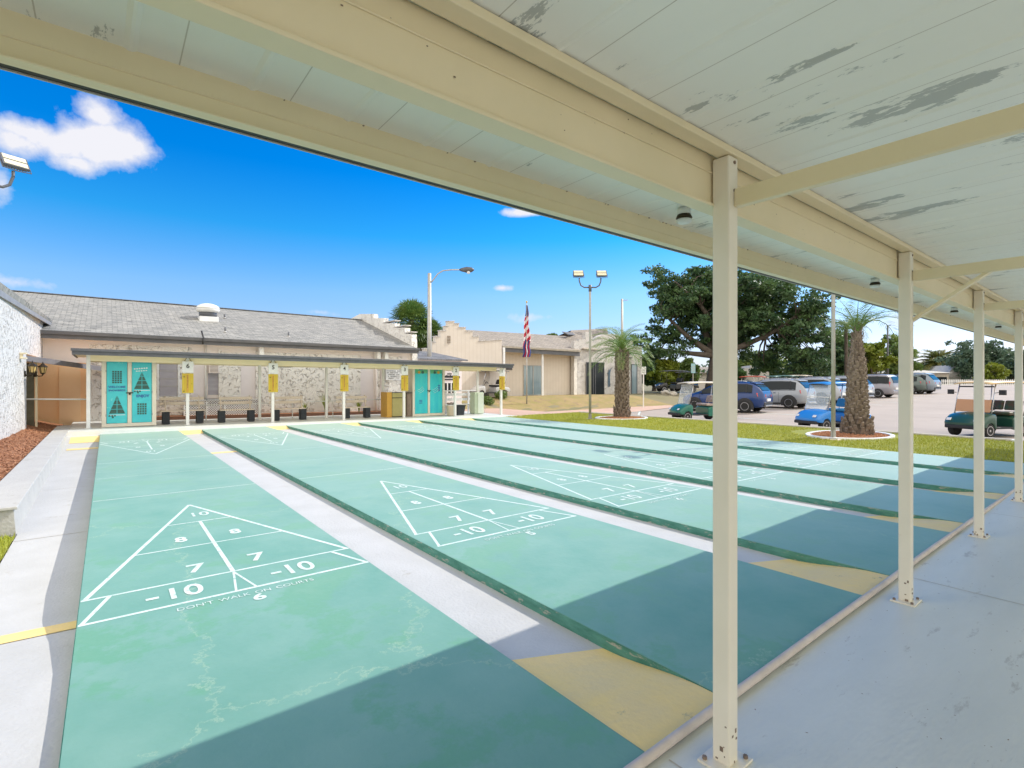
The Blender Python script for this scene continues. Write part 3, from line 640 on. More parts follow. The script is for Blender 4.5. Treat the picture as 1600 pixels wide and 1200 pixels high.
        b.build('hinge', 'galv', t)
    b = MB(); b.bar((mid-.09,-.03,h/2-.02),(mid+.09,-.03,h/2-.015),.02,.03); b.box(mid-.02,-.045,h/2-.08,mid+.025,-.022,h/2-.025); b.build('latch', 'bronze', t)
    return t
LK1 = locker(160, 243, 15.55, onY(243, 560.5, 15.55).z, 0, 'turquoise two-door locker painted with court triangles, left end of the shelter')
LK2 = locker(645, 694, 16.0, onY(693, 570.5, 16.0).z, 1, 'turquoise two-door locker with green top band and round emblems, right of the number 2 post')
# ochre cabinet with black-edged front, brown cabinet beside it
def cab(x0, y, W, D, h, zb, t, side, front, top):
    b = MB(); b.box(0,0,.02,.025,D,h); b.box(W-.025,0,.02,W,D,h); b.box(.025,D-.02,.02,W-.025,D,h); b.build('side_panel', side, t)
    b = MB(); b.box(.027,-.012,.05,W-.02,.015,h*.76); b.build('door', front, t, bevel=.004)
    b = MB(); b.box(.027,-.012,h*.79,W-.02,.015,h-.03); b.build('drawer', front, t, bevel=.004)
    b = MB(); b.box(-.02,-.025,h,W+.02,D+.01,h+.03); b.build('top_board', top, t, bevel=.004)
    b = MB(); b.box(.03,.02,.0,W-.03,D-.02,.05); b.box(.03,.017,.05,W-.03,.03,h); b.build('carcass', 'black', t)
p = onY(604.5, 652, 15.9)
x0 = p.x; x1 = onY(634, 600, 15.9).x
t = T('storage_cabinet', 'ochre-sided cabinet with olive door and drawer, left of the number 2 post', 'cabinet', (x0, 15.9, sz(x0)))
b = MB(); W = x1-x0
b.box(0,0,.0,.035,.60,1.03); b.build('side_panel', 'ochre', t, bevel=.003)
b = MB(); b.box(.0,-.02,.0,.21,0,1.03); b.build('front_stile', 'ochre', t)
b = MB(); b.box(.035,.0,0,W,.58,1.02); b.build('carcass', 'black', t)
b = MB(); b.box(.23,-.02,.03,W-.01,-.002,.78); b.build('door', 'olive', t, bevel=.004)
b = MB(); b.box(.23,-.02,.81,W-.01,-.002,1.0); b.build('drawer', 'olive', t, bevel=.004)
x2 = onY(645, 600, 16.0).x
t = T('side_table', 'brown wooden cupboard with dark top beside the ochre cabinet', 'cupboard', (x1+.06, 15.95, sz(x1)))
W = x2-x1-.14
b = MB(); b.box(0,0,.0,W,.5,.98); b.build('carcass', 'brownp', t); b = MB(); b.box(-.03,-.02,.985,W+.03,.52,1.02); b.build('top_board', 'black', t, bevel=.003)
b = MB(); b.box(.03,-.015,.06,W-.03,-.001,.92); b.build('door', 'brownp', t, bevel=.004)
# things right of the second locker
x = onY(704, 600, 15.8).x
t = T('waste_bucket', 'cream fluted waste bin beside the second turquoise locker', 'bin', (x, 15.75, sz(x)))
b = MB(); pr_ = []
for i in range(9): pr_.append((.17+.05*i/8, .46*i/8))
b.lathe(pr_, n=28); b.build('bin_body', 'vinyl', t, smooth=True)
b = MB(); b.lathe([(.215,.455),(.235,.46),(.235,.485),(.215,.49),(.205,.46)], n=28); b.build('bin_rim', 'white', t, smooth=True)
b = MB()
for i in range(26):
    a_ = random.random()*6.3; r_ = .16*random.random()**.5; b.tube([(r_*cos(a_), r_*sin(a_), .44), (r_*cos(a_)+random.gauss(0,.05), r_*sin(a_)+random.gauss(0,.05), .50+.10*random.random())], .018, 5)
b.build('rubbish', 'brownp', t)
x = onY(717, 600, 16.0).x
t = T('planter_tub', 'dark square tapered tub standing behind the number 1 court post', 'tub', (x, 16.0, sz(x)))
b = MB(); b.hexa([(-.17,-.17,0),(.17,-.17,0),(.17,.17,0),(-.17,.17,0),(-.22,-.22,.44),(.22,-.22,.44),(.22,.22,.44),(-.22,.22,.44)]); b.build('tub_body', 'blockdark', t, bevel=.01)
b = MB(); b.box(-.235,-.235,.41,.235,-.215,.45); b.box(-.235,.215,.41,.235,.235,.45); b.box(-.235,-.215,.41,-.215,.215,.45); b.box(.215,-.215,.41,.235,.215,.45); b.build('tub_rim', 'black', t)
x = onY(744, 600, 16.4).x
t = T('drinks_fridge', 'pale green box cabinet standing against a back post near the shelter right end', 'cabinet', (x, 16.1, sz(x)))
b = MB(); b.box(-.28,0,.02,.22,.42,1.02); b.build('body', mat('pale_green_enamel', (.50,.58,.42), (.46,.54,.38), rough=.4, scale=6), t, bevel=.015)
b = MB(); b.box(-.12,-.03,.05,.21,-.002,.99); b.build('door', mat('light_green_enamel', (.62,.68,.56), (.58,.64,.52), rough=.4, scale=6), t, bevel=.01)
b = MB(); b.tube([(.24,.1,.45),(.32,.08,.42),(.36,.06,.25),(.30,.05,.06),(.22,.05,.03)],.012,6); b.build('hose', 'galv', t, smooth=True)
# benches
def bench(u0, u1, ub0, ub1, label, first=[]):
    y = 16.15
    x0 = onY(u0, 640, y).x; x1 = onY(u1, 640, y).x; a0 = onY(ub0, 640, y).x-x0; a1 = onY(ub1, 640, y).x-x0; zb = sz(x0); L_ = x1-x0
    t = T('bench', label, 'bench', (x0, y, zb), 0, 'long slatted benches on black blocks under the shelter')
    b = MB(); b.box(0,-.18,.40,L_,.02,.435); b.box(0,.04,.40,L_,.16,.435); b.build('seat', 'slat', t, bevel=.006)
    for zz in (.60, .76): b = MB(); b.box(.0,.20,zz,L_,.235,zz+.10); b.build('back_slat', 'slat', t, bevel=.006)
    for a_ in (a0, a1):
        b = MB(); b.box(a_-.10,-.15,0,a_+.10,.15,.395); b.build('block', 'blockdark', t, bevel=.01)
        b = MB(); b.bar((a_,.10,.38),(a_,.245,.9),.035,.035,(1,0,0)); b.build('back_support', 'slat', t)
bench(250, 320, 259, 312, 'slatted bench on black blocks beneath the frosted window, beside the turquoise court locker')
bench(343, 396, 346, 392, 'slatted bench on black blocks in front of the white lattice')
bench(423, 476, 431, 473, 'slatted bench on black blocks just right of the number 5 post')
bench(528, 576, 541, 573, 'slatted bench on black blocks between the number 4 post and the ochre cabinet')
t = T('bench', 'white slatted bench behind the waste bin and dark tub', 'bench', (onY(693, 640, 16.9).x, 16.9, 0), 0, 'long slatted benches on black blocks under the shelter')
b = MB(); b.box(0,-.2,.36,1.75,.12,.40); b.build('seat', 'white', t, bevel=.006)
for zz in (.55, .78, .99): b = MB(); b.box(0,.15,zz,2.05 if zz > .9 else 1.6,.19,zz+.12 if zz < .9 else zz+.06); b.build('back_slat', 'white', t, bevel=.006)
for a_ in (.2, 1.45): b = MB(); b.box(a_-.04,.10,-.1,a_+.04,.15,1.0); b.box(a_-.04,-.18,-.1,a_+.04,-.10,.36); b.build('leg', 'white', t)
# handrail
t = T('handrail', 'thin pale pipe handrail running behind the benches', 'handrail', (0, 17.1, 0))
b = MB()
xs_ = [onY(u, 640, 17.1).x for u in (290, 345, 420, 480, 560, 598)]
b.tube([(x, 0, .62+.015*i) for i, x in enumerate(xs_)], .02, 8); b.build('rail', 'wpost', t, smooth=True)
for u in (322, 457, 520): x = onY(u, 640, 17.1).x; b = MB(); b.cyl((x,0,sz(x)),(x,0,.63),.018,n=8); b.build('rail_post', 'wpost', t, smooth=True)
t = T('handrail', 'pale pipe handrail crossing the orange porch at the far left', 'handrail', (0, 16.1, 0))
b = MB(); b.tube([(-1.95,-.3,.98),(-1.0,-.15,.95),(-.28,0,.93)], .022, 8); b.build('rail', 'wpost', t, smooth=True)
b = MB(); b.cyl((-1.0,-.15,0),(-1.0,-.15,.95),.018,n=8)
b = MB(); b.cyl((-.28,0,.9),(-.28,0,.96),.028,n=8); b.build('rail_end', 'wpost', t)
# ------------------------------------------------------------------ long building behind the shelter
YW = 18.9
b1 = T('clubhouse', 'long pink-walled building with a grey shingle roof and dark eaves behind the shelter', 'building', (0, YW, 0))
xa, xb = -1.62, onY(643, 600, YW).x
def X(u): return onY(u, 600, YW).x
def Z(u, v): return onY(u, v, YW).z
def lay(name, m, u0, u1, z0, z1, off, par=b1, thick=.02, **kw):
    q = MB(); q.box(X(u0), -off-thick, z0, X(u1), -off, z1); return q.build(name, m, par, **kw)
b = MB(); b.box(.35, 0, -.35, xb, .25, 3.0); b.box(-4.5,0,2.1,.35,.25,3.0); b.build('wall', 'pink', b1)
# porch recess wall (peach)
b = MB(); b.box(-4.0, .0, -.3, .35, .25, 2.098); b.build('porch_wall', 'peach', b1)
b = MB(); b.box(X(92), -.035, -.3, X(126), -.001, 1.95); b.build('porch_door', mat('smooth_peach_door', (.93,.62,.36), (.90,.58,.32), rough=.6, scale=2), b1, bevel=.005)
b = MB(); b.box(X(139), -.03, -.3, X(300)-.0, -.001, 2.75); b.build('stone_panel', 'stone', b1)
for u0, u1, z0, z1 in ((345,376,.85,2.6),(400,563,-.2,2.65),(600,628,-.2,2.65)): lay('stone_panel', 'stone', u0, u1, z0, z1, .001, thick=.05)
for u0, u1, z0, z1 in ((300,321,.65,2.6),(376,399,.62,2.6),(563,583,-.1,2.6)): lay('smooth_panel', 'mauve', u0, u1, z0, z1, .001, thick=.012)
for u0, u1 in ((341,346),(399,404),(587,592)): lay('pilaster', 'stone', u0, u1, -.1, 2.7, .002, thick=.09)
# frosted window
wn = lay('window', 'frost', 249, 277, .92, 2.12, .031, thick=.012)
b = MB(); x0, x1 = X(248), X(278)
b.box(x0-.05,-.09,.86,x0,-.032,2.18); b.box(x1,-.09,.86,x1+.05,-.032,2.18); b.box(x0,-.09,2.12,x1,-.032,2.18); b.box(x0-.08,-.12,.78,x1+.08,-.032,.86)
b.build('window_frame', 'white', wn)
b = MB()
for zz in (1.28, 1.55, 1.84): b.box(x0,-.055,zz,x1,-.0435,zz+.02)
b.build('glazing_bar', 'galv', wn)
# recessed window with cooler
wn = lay('window', 'frost', 325, 341, .95, 2.2, .001, thick=.01)
lay('sill', 'darkmetal', 319, 343, .74, .80, .012, wn, thick=.12)
b = MB(); b.box(X(325),-.30,1.78,X(340),-.02,2.16); c_ = b.build('air_conditioner', 'pink', b1, bevel=.01)
b = MB()
for i in range(6): b.box(X(326),-.306,1.82+i*.05,X(339),-.3005,1.84+i*.05)
b.build('vent_slot', 'brownp', c_)
b = MB(); b.cyl((X(321),-.06,.7),(X(321),-.06,2.85),.035,n=10); b.build('downpipe', 'wpost', b1, smooth=True)
for u in (586, 595): b = MB(); b.cyl((X(u),-.15,-.1),(X(u),-.15,2.85),.045,n=10); b.build('downpipe', 'pink', b1, smooth=True)
for u in (405, 586, 598): b = MB(); b.box(X(u)-.08,-.45,2.5,X(u)+.08,-.06,2.9); b.build('eave_bracket', 'wpost', b1)
# lattice
b = MB(); x0, x1 = X(287), X(404); z0, z1 = .06, .74
for i in range(-8, int((x1-x0)/.085)+1):
    for sg in (1, -1):
        xs0 = x0+i*.085; xe = xs0+(z1-z0)
        a0, c0 = (xs0, z0), (xe, z1)
        if a0[0] < x0: a0 = (x0, z0+(x0-xs0))
        if c0[0] > x1: c0 = (x1, z1-(xe-x1))
        if a0[1] >= c0[1]-.02: continue
        q0, q1 = (a0, c0) if sg == 1 else ((a0[0], z1+z0-a0[1]), (c0[0], z1+z0-c0[1]))
        yy = -.17-.008*sg
        b.bar((q0[0], yy, q0[1]), (q1[0], yy, q1[1]), .022, .008, (0,1,0))
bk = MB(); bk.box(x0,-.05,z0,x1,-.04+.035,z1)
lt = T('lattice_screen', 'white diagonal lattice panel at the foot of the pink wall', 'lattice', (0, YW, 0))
b.build('lattice', 'white', lt); bk.v = [(x, y-.06, z) for x, y, z in bk.v]; bk.build('void_shade_sheet', mat('void_shade_colour', (.22,.13,.11), (.28,.17,.14), rough=.8, scale=4), lt)  # dark sheet added as painted shade for the void behind the lattice
b = MB()
for zz in (.03, .74): b.box(x0,-.20,zz,x1,-.15,zz+.035)
for u in (287, 322, 350, 404): b.box(X(u)-.02,-.20,.0,X(u)+.02,-.15,.77)
b.build('lattice_frame', 'white', lt)
# brown bed edging
t = T('bed_edging', 'dark brown board edging along the foot of the pink wall', 'edging', (0, YW-.55, 0))
b = MB(); b.hexa([(.4,-.03,-.1),(X(596),-.03,-.2),(X(596),.03,-.2),(.4,.03,-.1),(.4,-.03,.22),(X(596),-.03,.09),(X(596),.03,.09),(.4,.03,.22)]); b.build('board', mat('dark_brown_board', (.10,.045,.025), (.14,.06,.035), rough=.8, scale=6), t)
b = MB(); b.hexa([(.4,.03,-.1),(X(600),.03,-.2),(X(600),.54,-.2),(.4,.54,-.1),(.4,.03,.17),(X(600),.03,.05),(X(600),.54,.10),(.4,.54,.24)])
b.build('mulch_bed', 'mulch', kind='stuff', label='red mulch in the bed at the foot of the pink wall', category='mulch').location = (0, YW-.55, 0)
# eaves and roof
za, zb_ = onY(67, 515.5, 18.3).z, onY(640, 543.5, 18.3).z
YR = 25.0; ra, rb = onY(16, 454.5, YR).z, onY(562, 500, YR).z
ye = 18.3-YW; yr = YR-YW
zl = lambda x: za+(zb_-za)*(x+1.5)/(xb+1.5); rl = lambda x: ra+(rb-ra)*(x+2.9)/(12+2.9)
x0, x1 = -4.6, xb-.02
b = MB(); b.hexa([(x0,ye,zl(x0)-.10),(x1,ye,zl(x1)-.10),(x1,yr,rl(x1)-.10),(x0,yr,rl(x0)-.10),(x0,ye,zl(x0)),(x1,ye,zl(x1)),(x1,yr,rl(x1)),(x0,yr,rl(x0))])
b.hexa([(x0,yr,rl(x0)-.1),(x1,yr,rl(x1)-.1),(x1,yr+8,zl(x1)-.1),(x0,yr+8,zl(x0)-.1),(x0,yr,rl(x0)),(x1,yr,rl(x1)),(x1,yr+8,zl(x1)),(x0,yr+8,zl(x0))])
rf = b.build('roof', 'shingle', b1)
b = MB(); b.hexa([(x0,yr-.12,rl(x0)+.0),(x1,yr-.12,rl(x1)+.0),(x1,yr+.12,rl(x1)+.0),(x0,yr+.12,rl(x0)+.0),(x0,yr-.12,rl(x0)+.03),(x1,yr-.12,rl(x1)+.03),(x1,yr+.12,rl(x1)+.03),(x0,yr+.12,rl(x0)+.03)]); b.build('ridge_cap', 'slate', rf)
b = MB(); b.hexa([(x0,ye-.03,zl(x0)-.26),(x1+.1,ye-.03,zl(x1)-.26),(x1+.1,ye,zl(x1)-.26),(x0,ye,zl(x0)-.26),(x0,ye-.03,zl(x0)-.0),(x1+.1,ye-.03,zl(x1)-.0),(x1+.1,ye,zl(x1)-.0),(x0,ye,zl(x0)-.0)]); b.build('fascia_board', 'darkfascia', b1)
b = MB(); b.hexa([(x0,ye-.14,zl(x0)-.13),(x1+.1,ye-.14,zl(x1)-.13),(x1+.1,ye-.031,zl(x1)-.13),(x0,ye-.031,zl(x0)-.13),(x0,ye-.16,zl(x0)-.01),(x1+.1,ye-.16,zl(x1)-.01),(x1+.1,ye-.031,zl(x1)-.01),(x0,ye-.031,zl(x0)-.01)]); b.build('gutter', 'darkmetal', b1, bevel=.01)
b = MB(); b.hexa([(x0,ye,zl(x0)-.24),(x1,ye,zl(x1)-.24),(x1,.0,zl(x1)-.24),(x0,.0,zl(x0)-.24),(x0,ye,zl(x0)-.20),(x1,ye,zl(x1)-.20),(x1,.0,zl(x1)-.20),(x0,.0,zl(x0)-.20)]); b.build('soffit', 'pink', b1)
b = MB(); b.box(xa,.2501,-.3,xa+.2,14,2.8); 
# stepped parapet at the right end
pts = [onY(644, 548, 18.9)]
steps = [(644,548),(643,522),(633,521),(633,512),(617,512),(617,505),(599.5,505),(599.5,497),(583.5,497),(583.5,490.5),(562,490.5)]
XPp = xb-.05
def onXp(u, v, Xp):
    dx = FW[0]+(u-CX)/F*RT[0]; return at(u, v, (Xp-PX)/dx)
pp = [onXp(u, v, XPp) for u, v in steps]
poly = [(p.y-YW, p.z) for p in pp]
yend = poly[-1][0]; 
half = [(poly[0][0], -.35)]+poly
mir = [(2*yend-y-.0, z) for y, z in reversed(poly[:-1])]
full = half+mir+[(mir[-1][0], -.35)]
b = MB(); b.prism(full, (XPp, 0, 0), (0,1,0), (0,0,1), (.28,0,0)); par = b.build('stepped_parapet', 'stone', b1)
b = MB()
allp = poly+mir
for (y0, z0), (y1, z1) in zip(allp, allp[1:]):
    if abs(z1-z0) < .12: b.box(XPp-.03, min(y0,y1)-.03, max(z0,z1)+.002, XPp+.31, max(y0,y1)+.03, max(z0,z1)+.05)
b.build('coping', 'wing', par)
# roof things
def roofz(x, Y): f = (Y-18.3)/(YR-18.3); return zl(x)*(1-f)+rl(x)*f
def roofpt(u, v):
    for i in range(400):
        Y = 18.3+i*.02; p = onY(u, v, Y)
        if p.z <= roofz(p.x, Y): return p
    return onY(u, v, 24.8)
p = roofpt(325, 499)
t = T('roof_ventilator', 'large domed white metal ventilator on the grey shingle roof', 'roof vent', (p.x, p.y, roofz(p.x, p.y)-.05))
s_ = 25/814*1.0
b = MB(); b.hexa([(-.36,-.36,-.1),(.36,-.36,-.1),(.36,.36,.1),(-.36,.36,.1),(-.36,-.36,.14),(.36,-.36,.14),(.36,.36,.14),(-.36,.36,.14)]); b.build('curb_base', 'white', t, bevel=.01)
b = MB(); b.lathe([(.34,.14),(.34,.36),(.30,.38)], n=24); b.build('throat', 'darkmetal', t, smooth=True)
b = MB(); b.lathe([(.36,.34),(.43,.38),(.455,.46),(.45,.54),(.40,.62),(.30,.68),(.16,.72),(.02,.74)], n=28); b.build('dome', 'wpost', t, smooth=True)
b = MB(); b.lathe([(.458,.50),(.463,.50),(.463,.515),(.458,.515)], n=28); b.build('dome_band', 'galv', t)
for i, (u, v, r_, h_) in enumerate(((351,497,.04,.20),(352,519,.035,.22),(451,526,.035,.22))):
    p = roofpt(u, v)
    t = T('vent_pipe', ['small dark vent pipe high on the shingle roof beside the domed ventilator', 'small dark vent pipe low on the shingle roof below the domed ventilator', 'small dark vent pipe alone in the middle of the shingle roof'][i], 'vent pipe', (p.x, p.y, roofz(p.x, p.y)-.03), 0, 'vent pipes on the shingle roof')
    b = MB(); b.cyl((0,0,0),(0,0,h_),r_,n=12); b.build('pipe', 'darkmetal', t, smooth=True)
    b = MB(); b.lathe([(r_*2.2,.02),(r_*1.1,.07)], n=12); b.build('flashing', 'galv', t)
p = onY(317, 538, 18.05)
t = T('conduit_mast', 'thin dark bent conduit rising past the gutter below the ventilator', 'conduit', (p.x, 18.05, 0))
b = MB(); b.tube([(0,0,p.z),(0,0,p.z+.18),(.03,.02,p.z+.22),(-.04,.04,p.z+.50)],.028,8); b.build('conduit', 'black', t, smooth=True)
# signs on the wall
x0, x1 = onY(603, 600, 18.7).x, onY(627.5, 600, 18.7).x; z1_, z0_ = onY(604, 574.5, 18.7).z, onY(604, 593.5, 18.7).z
t = T('wall_sign', 'white notice sign with five rows of dark lettering above the ochre cabinet', 'sign', ((x0+x1)/2, 18.7, (z0_+z1_)/2))
W, Hh = x1-x0, z1_-z0_
b = MB(); b.box(-W/2,0,-Hh/2,W/2,.03,Hh/2); b.build('panel', 'white', t, bevel=.004)
b = MB(); b.box(-W/2-.04,.005,-Hh/2,-W/2-.005,.15,Hh/2); b.build('frame_edge', 'galv', t)
b = MB(); rs = random.Random(3)
for r_, (w_, seg_) in enumerate(((.92,14),(.90,13),(.70,10),(.72,10),(.66,8))):
    x = -W*w_/2; zz = Hh*(.24-.15*r_)
    while x < W*w_/2:
        l_ = W*w_/seg_*rs.choice((.45,.6,.75)); 
        k_ = rs.randrange(3)
        b.box(x,-.004,zz-.026,x+.012,-.0005,zz+.026)
        if k_ != 1: b.box(x+.012,-.004,zz+.014,x+l_,-.0005,zz+.026)
        if k_ != 2: b.box(x+.012,-.004,zz-.026,x+l_,-.0005,zz-.014)
        if k_ == 1: b.box(x+l_-.012,-.004,zz-.014,x+l_,-.0005,zz+.026)
        x += l_+.022+(.05 if rs.random() < .2 else 0)
b.build('lettering', 'ink', t)
for i, (u0, u1, v0, v1) in enumerate(((427,451,572,576),(548,565,574.5,577.5))):
    p = onY(u0, v0, 17.6); q_ = onY(u1, v1, 17.6)
    t = T('strip_light', ['dark strip light hanging under the shelter roof beside the number 5 plate', 'dark strip light hanging under the shelter roof right of the number 4 plate'][i], 'strip light', (p.x, 17.2, p.z-.05), 0, 'strip lights under the shelter roof')
    b = MB(); b.box(0,-.06,0,q_.x-p.x,.06,.07); b.build('housing', 'darkmetal', t, bevel=.01)
    b = MB(); b.box(.03,-.045,-.012,q_.x-p.x-.03,.045,-.001); b.build('diffuser', 'wpost', t)
    b = MB(); b.cyl((.1,0,.07),(.1,0,.35),.008,n=6); b.cyl((q_.x-p.x-.1,0,.07),(q_.x-p.x-.1,0,.35),.008,n=6); b.build('hanger', 'galv', t)
# small plants in the bed
def spiky(name, x, y, z, h, n, m, label, cat, seed, group=None, w=.03, lean=.35):
    rs = random.Random(seed); t = T(name, label, cat, (x, y, z), 0, group)
    b = MB(); b.raw = True
    for i in range(n):
        a_ = rs.random()*2*pi; L_ = h*(.6+.5*rs.random()); le = lean*(.3+rs.random()); pv = None
        for j in range(5):
            f = j/4; r_ = le*L_*f*f+.03*rs.random()*0; c = Vector((cos(a_)*r_, sin(a_)*r_, L_*f*(1-.25*le*f))); ww = w*(1-f*.9); s2 = Vector((-sin(a_), cos(a_), 0))*ww
            if pv: b.quad(pv[0], pv[1], c+s2, c-s2)
            pv = (c-s2, c+s2)
    b.build('leaves', m, t); return t
spiky('garden_plant', onY(480,640,18.2).x, 18.5, .05, .55, 26, 'leafyellow', 'yellow-green strappy plant against the stucco left of the number 4 post', 'plant', 1)
spiky('garden_plant', onY(512,640,18.2).x, 18.5, .05, .95, 30, 'leafyellow', 'tall yellow-green plant against the stucco behind a back post', 'plant', 2)
spiky('garden_plant', onY(565,640,18.2).x, 18.5, .02, .75, 26, 'leafyellow', 'yellow-green plant at the corner of the smooth mauve panel', 'plant', 3)
# ------------------------------------------------------------------ left wing, porch roof, lanterns
XW = -1.78
lw = T('building_wing', 'bright white rough-stucco wing with a grey fascia at the far left', 'building', (XW, 8, 0))
wx = lambda y: .0+.27*max(0, (y+3))/13.9
def wbox(b, y0, y1, z0, z1): b.hexa([(-5,y0,z0),(wx(y0),y0,z0),(wx(y1),y1,z0),(-5,y1,z0),(-5,y0,z1),(wx(y0),y0,z1),(wx(y1),y1,z1),(-5,y1,z1)])
b = MB(); wbox(b,-3,7.2,-.3,3.42); wbox(b,7.2,10.9,2.22,3.44); b.build('wall', 'wing', lw)
pA = at(0, 444, 10.9); pB = at(80, 501, 17.5)
def ext(p, q, t): return p+(q-p)*t
p0 = ext(pA, pB, -.35); p1 = pB
off = Vector((XW, 8, 0))
b = MB(); 
for hh, th, dx in ((.30,.03,0),):
    q0, q1 = p0-off, p1-off
    b.hexa([(q0.x-.03,q0.y,q0.z-.27),(q0.x,q0.y,q0.z-.27),(q1.x,q1.y,q1.z-.17),(q1.x-.03,q1.y,q1.z-.17),(q0.x-.03,q0.y,q0.z),(q0.x,q0.y,q0.z),(q1.x,q1.y,q1.z),(q1.x-.03,q1.y,q1.z)])
b.build('fascia_board', 'slate' if False else mat('grey_metal_fascia', (.22,.22,.24), (.27,.27,.28), rough=.5, scale=3), lw)
b = MB(); q0, q1 = p0-off, p1-off
b.hexa([(-6,q0.y,q0.z+1.3),(q0.x-.03,q0.y,q0.z-.24),(q1.x-.03,q1.y,q1.z-.15),(-6,q1.y,q1.z+1.3),(-6,q0.y,q0.z+1.36),(q0.x+.03,q0.y,q0.z+.02),(q1.x+.03,q1.y,q1.z+.02),(-6,q1.y,q1.z+1.36)]); b.build('roof', 'shingle', lw)
b = MB(); b.box(0.18,6.0,2.05,.30,6.28,2.08); b.box(.18,6.0,2.17,.30,6.28,2.20); b.box(.18,6.03,2.08,.22,6.25,2.17); b.build('wall_vent', 'cream', lw)
# porch roof
pc = T('porch_roof', 'small sloping porch roof with grey fascia over the orange recess', 'porch roof', (0, 0, 0))
a0 = at(40, 555.5, 14.3); a1 = at(166, 573.5, 17.9)
b = MB(); b.hexa([(a0.x,a0.y,a0.z-.12),(a1.x,a1.y,a1.z-.12),(a1.x,a1.y+.2,a1.z-.1),(a0.x-.2,a1.y-1.2,a0.z-.1),(a0.x,a0.y,a0.z-.03),(a1.x,a1.y,a1.z-.03),(a1.x,a1.y+.2,a1.z),(a0.x-.2,a1.y-1.2,a0.z)]); b.build('roof_slab', 'peach', pc)
b = MB(); b.bar((a0.x,a0.y-.02,a0.z-.075),(a1.x,a1.y-.02,a1.z-.075),.03,.15); b.build('fascia_board', mat('porch_fascia', (.16,.15,.16), (.20,.19,.20), rough=.5, scale=3), pc)
for i, (u, v, d) in enumerate(((50.5,576,13.9),(67,577,14.9))):
    p = at(u, v, d)
    t = T('wall_lantern', ['bronze coach lantern at the edge of the white wing, the left of the pair', 'bronze coach lantern hanging in the orange porch, the right of the pair'][i], 'lantern', p, 0, 'bronze lanterns by the porch')
    b = MB(); b.lathe([(.055,-.10),(.085,.06)], n=6); b.build('lantern_glass', 'amber', t)
    b = MB(); b.lathe([(.115,.06),(.10,.085),(.045,.13),(.03,.16),(.012,.17),(.012,.20),(.002,.22)], n=6); b.build('lantern_cap', 'bronze', t)
    b = MB(); b.lathe([(.002,-.17),(.02,-.15),(.055,-.115),(.06,-.10)], n=6); b.build('lantern_base', 'bronze', t)
    b = MB()
    for q in range(6):
        a_ = q*pi/3; b.bar((.057*cos(a_),.057*sin(a_),-.10),(.087*cos(a_),.087*sin(a_),.06),.01,.01)
    b.build('lantern_cage', 'bronze', t)
    b = MB(); b.tube([(-.16,.05,-.14),(-.10,.03,-.20),(-.02,0,-.19),(0,0,-.16)],.014,6); b.cyl((-.17,.06,-.22),(-.17,.06,-.06),.04,n=8); b.build('wall_bracket', 'bronze', t, smooth=True)
t = T('entrance_door', 'narrow dark doorframe post at the left side of the orange porch', 'door', at(46, 620, 15.0))
t.location.z = 0
b = MB(); b.box(-.09,0,0,-.02,.08,2.0); b.box(-.02,0,0,.10,.05,1.98); b.build('door_leaf', mat('dark_olive_door', (.10,.085,.05), (.14,.12,.07), rough=.5, scale=5), t)
b = MB(); b.box(.12,.0,0,.17,.08,2.02); b.build('door_frame', 'cream', t)
# planter wall and bed
t = T('planter_wall', 'low white rendered planter wall running along the left walkway', 'planter wall', (0, 0, 0))
b = MB(); b.hexa([(-1.0,3.72,-.3),(-.63,3.74,-.3),(-.70,17.0,-.3),(-1.05,17.0,-.3),(-.96,3.72,.08),(-.66,3.74,.08),(-.73,17.0,.08),(-1.02,17.0,.08)]); b.hexa([(-6,3.72,-.3),(-1.0,3.72,-.3),(-1.0,4.05,-.3),(-6,4.05,-.3),(-6,3.72,.08),(-.98,3.72,.08),(-.98,4.05,.08),(-6,4.05,.08)]); b.build('wall_body', 'plaster', t)
b = MB(); b.hexa([(-.995,3.69,.082),(-.62,3.70,.082),(-.70,17.03,.082),(-1.05,17.03,.082),(-.995,3.69,.115),(-.625,3.70,.115),(-.70,17.03,.115),(-1.05,17.03,.115)]); b.hexa([(-6,3.69,.082),(-.996,3.69,.082),(-.996,4.08,.082),(-6,4.08,.082),(-6,3.69,.115),(-.996,3.69,.115),(-.996,4.08,.115),(-6,4.08,.115)]); b.build('coping', 'plaster', t, bevel=.006)
rs = random.Random(5)
sheet('mulch_bed', fr(-2.2, -.98, .12), fr(4.05, 18.6, .15), lambda x, y: .06+.03*noise.noise((x*2, y*2, 0))+.28*max(0, (-1.1-x)), 'mulch', kind='stuff', label='red-brown bark mulch filling the planter on the left', category='mulch')
b = MB(); b.raw = True
for i in range(9000):
    x = rs.uniform(-1.8, -1.02); y = 4.08+14*rs.random()**1.4; z = .06+.03*noise.noise((x*2, y*2, 0))+.28*max(0, (-1.1-x))+.008
    a_ = rs.random()*pi; l_ = rs.uniform(.012,.035); w_ = rs.uniform(.004,.010); ti = rs.uniform(-.012,.012)
    b.quad((x-l_*cos(a_)-w_*sin(a_), y-l_*sin(a_)+w_*cos(a_), z-ti), (x-l_*cos(a_)+w_*sin(a_), y-l_*sin(a_)-w_*cos(a_), z-ti), (x+l_*cos(a_)+w_*sin(a_), y+l_*sin(a_)-w_*cos(a_), z+ti), (x+l_*cos(a_)-w_*sin(a_), y+l_*sin(a_)+w_*cos(a_), z+ti))
b.build('mulch_chips', 'chip', kind='stuff', label='loose bark chips scattered over the mulch in the left planter', category='mulch')
sheet('lawn_patch', fr(-8, -.64, .3), fr(-6, 3.7, .3), lambda x, y: -.20+.02*noise.noise((x*2, y*2, 0)), 'grassg', **S)
b = MB(); b.raw = True
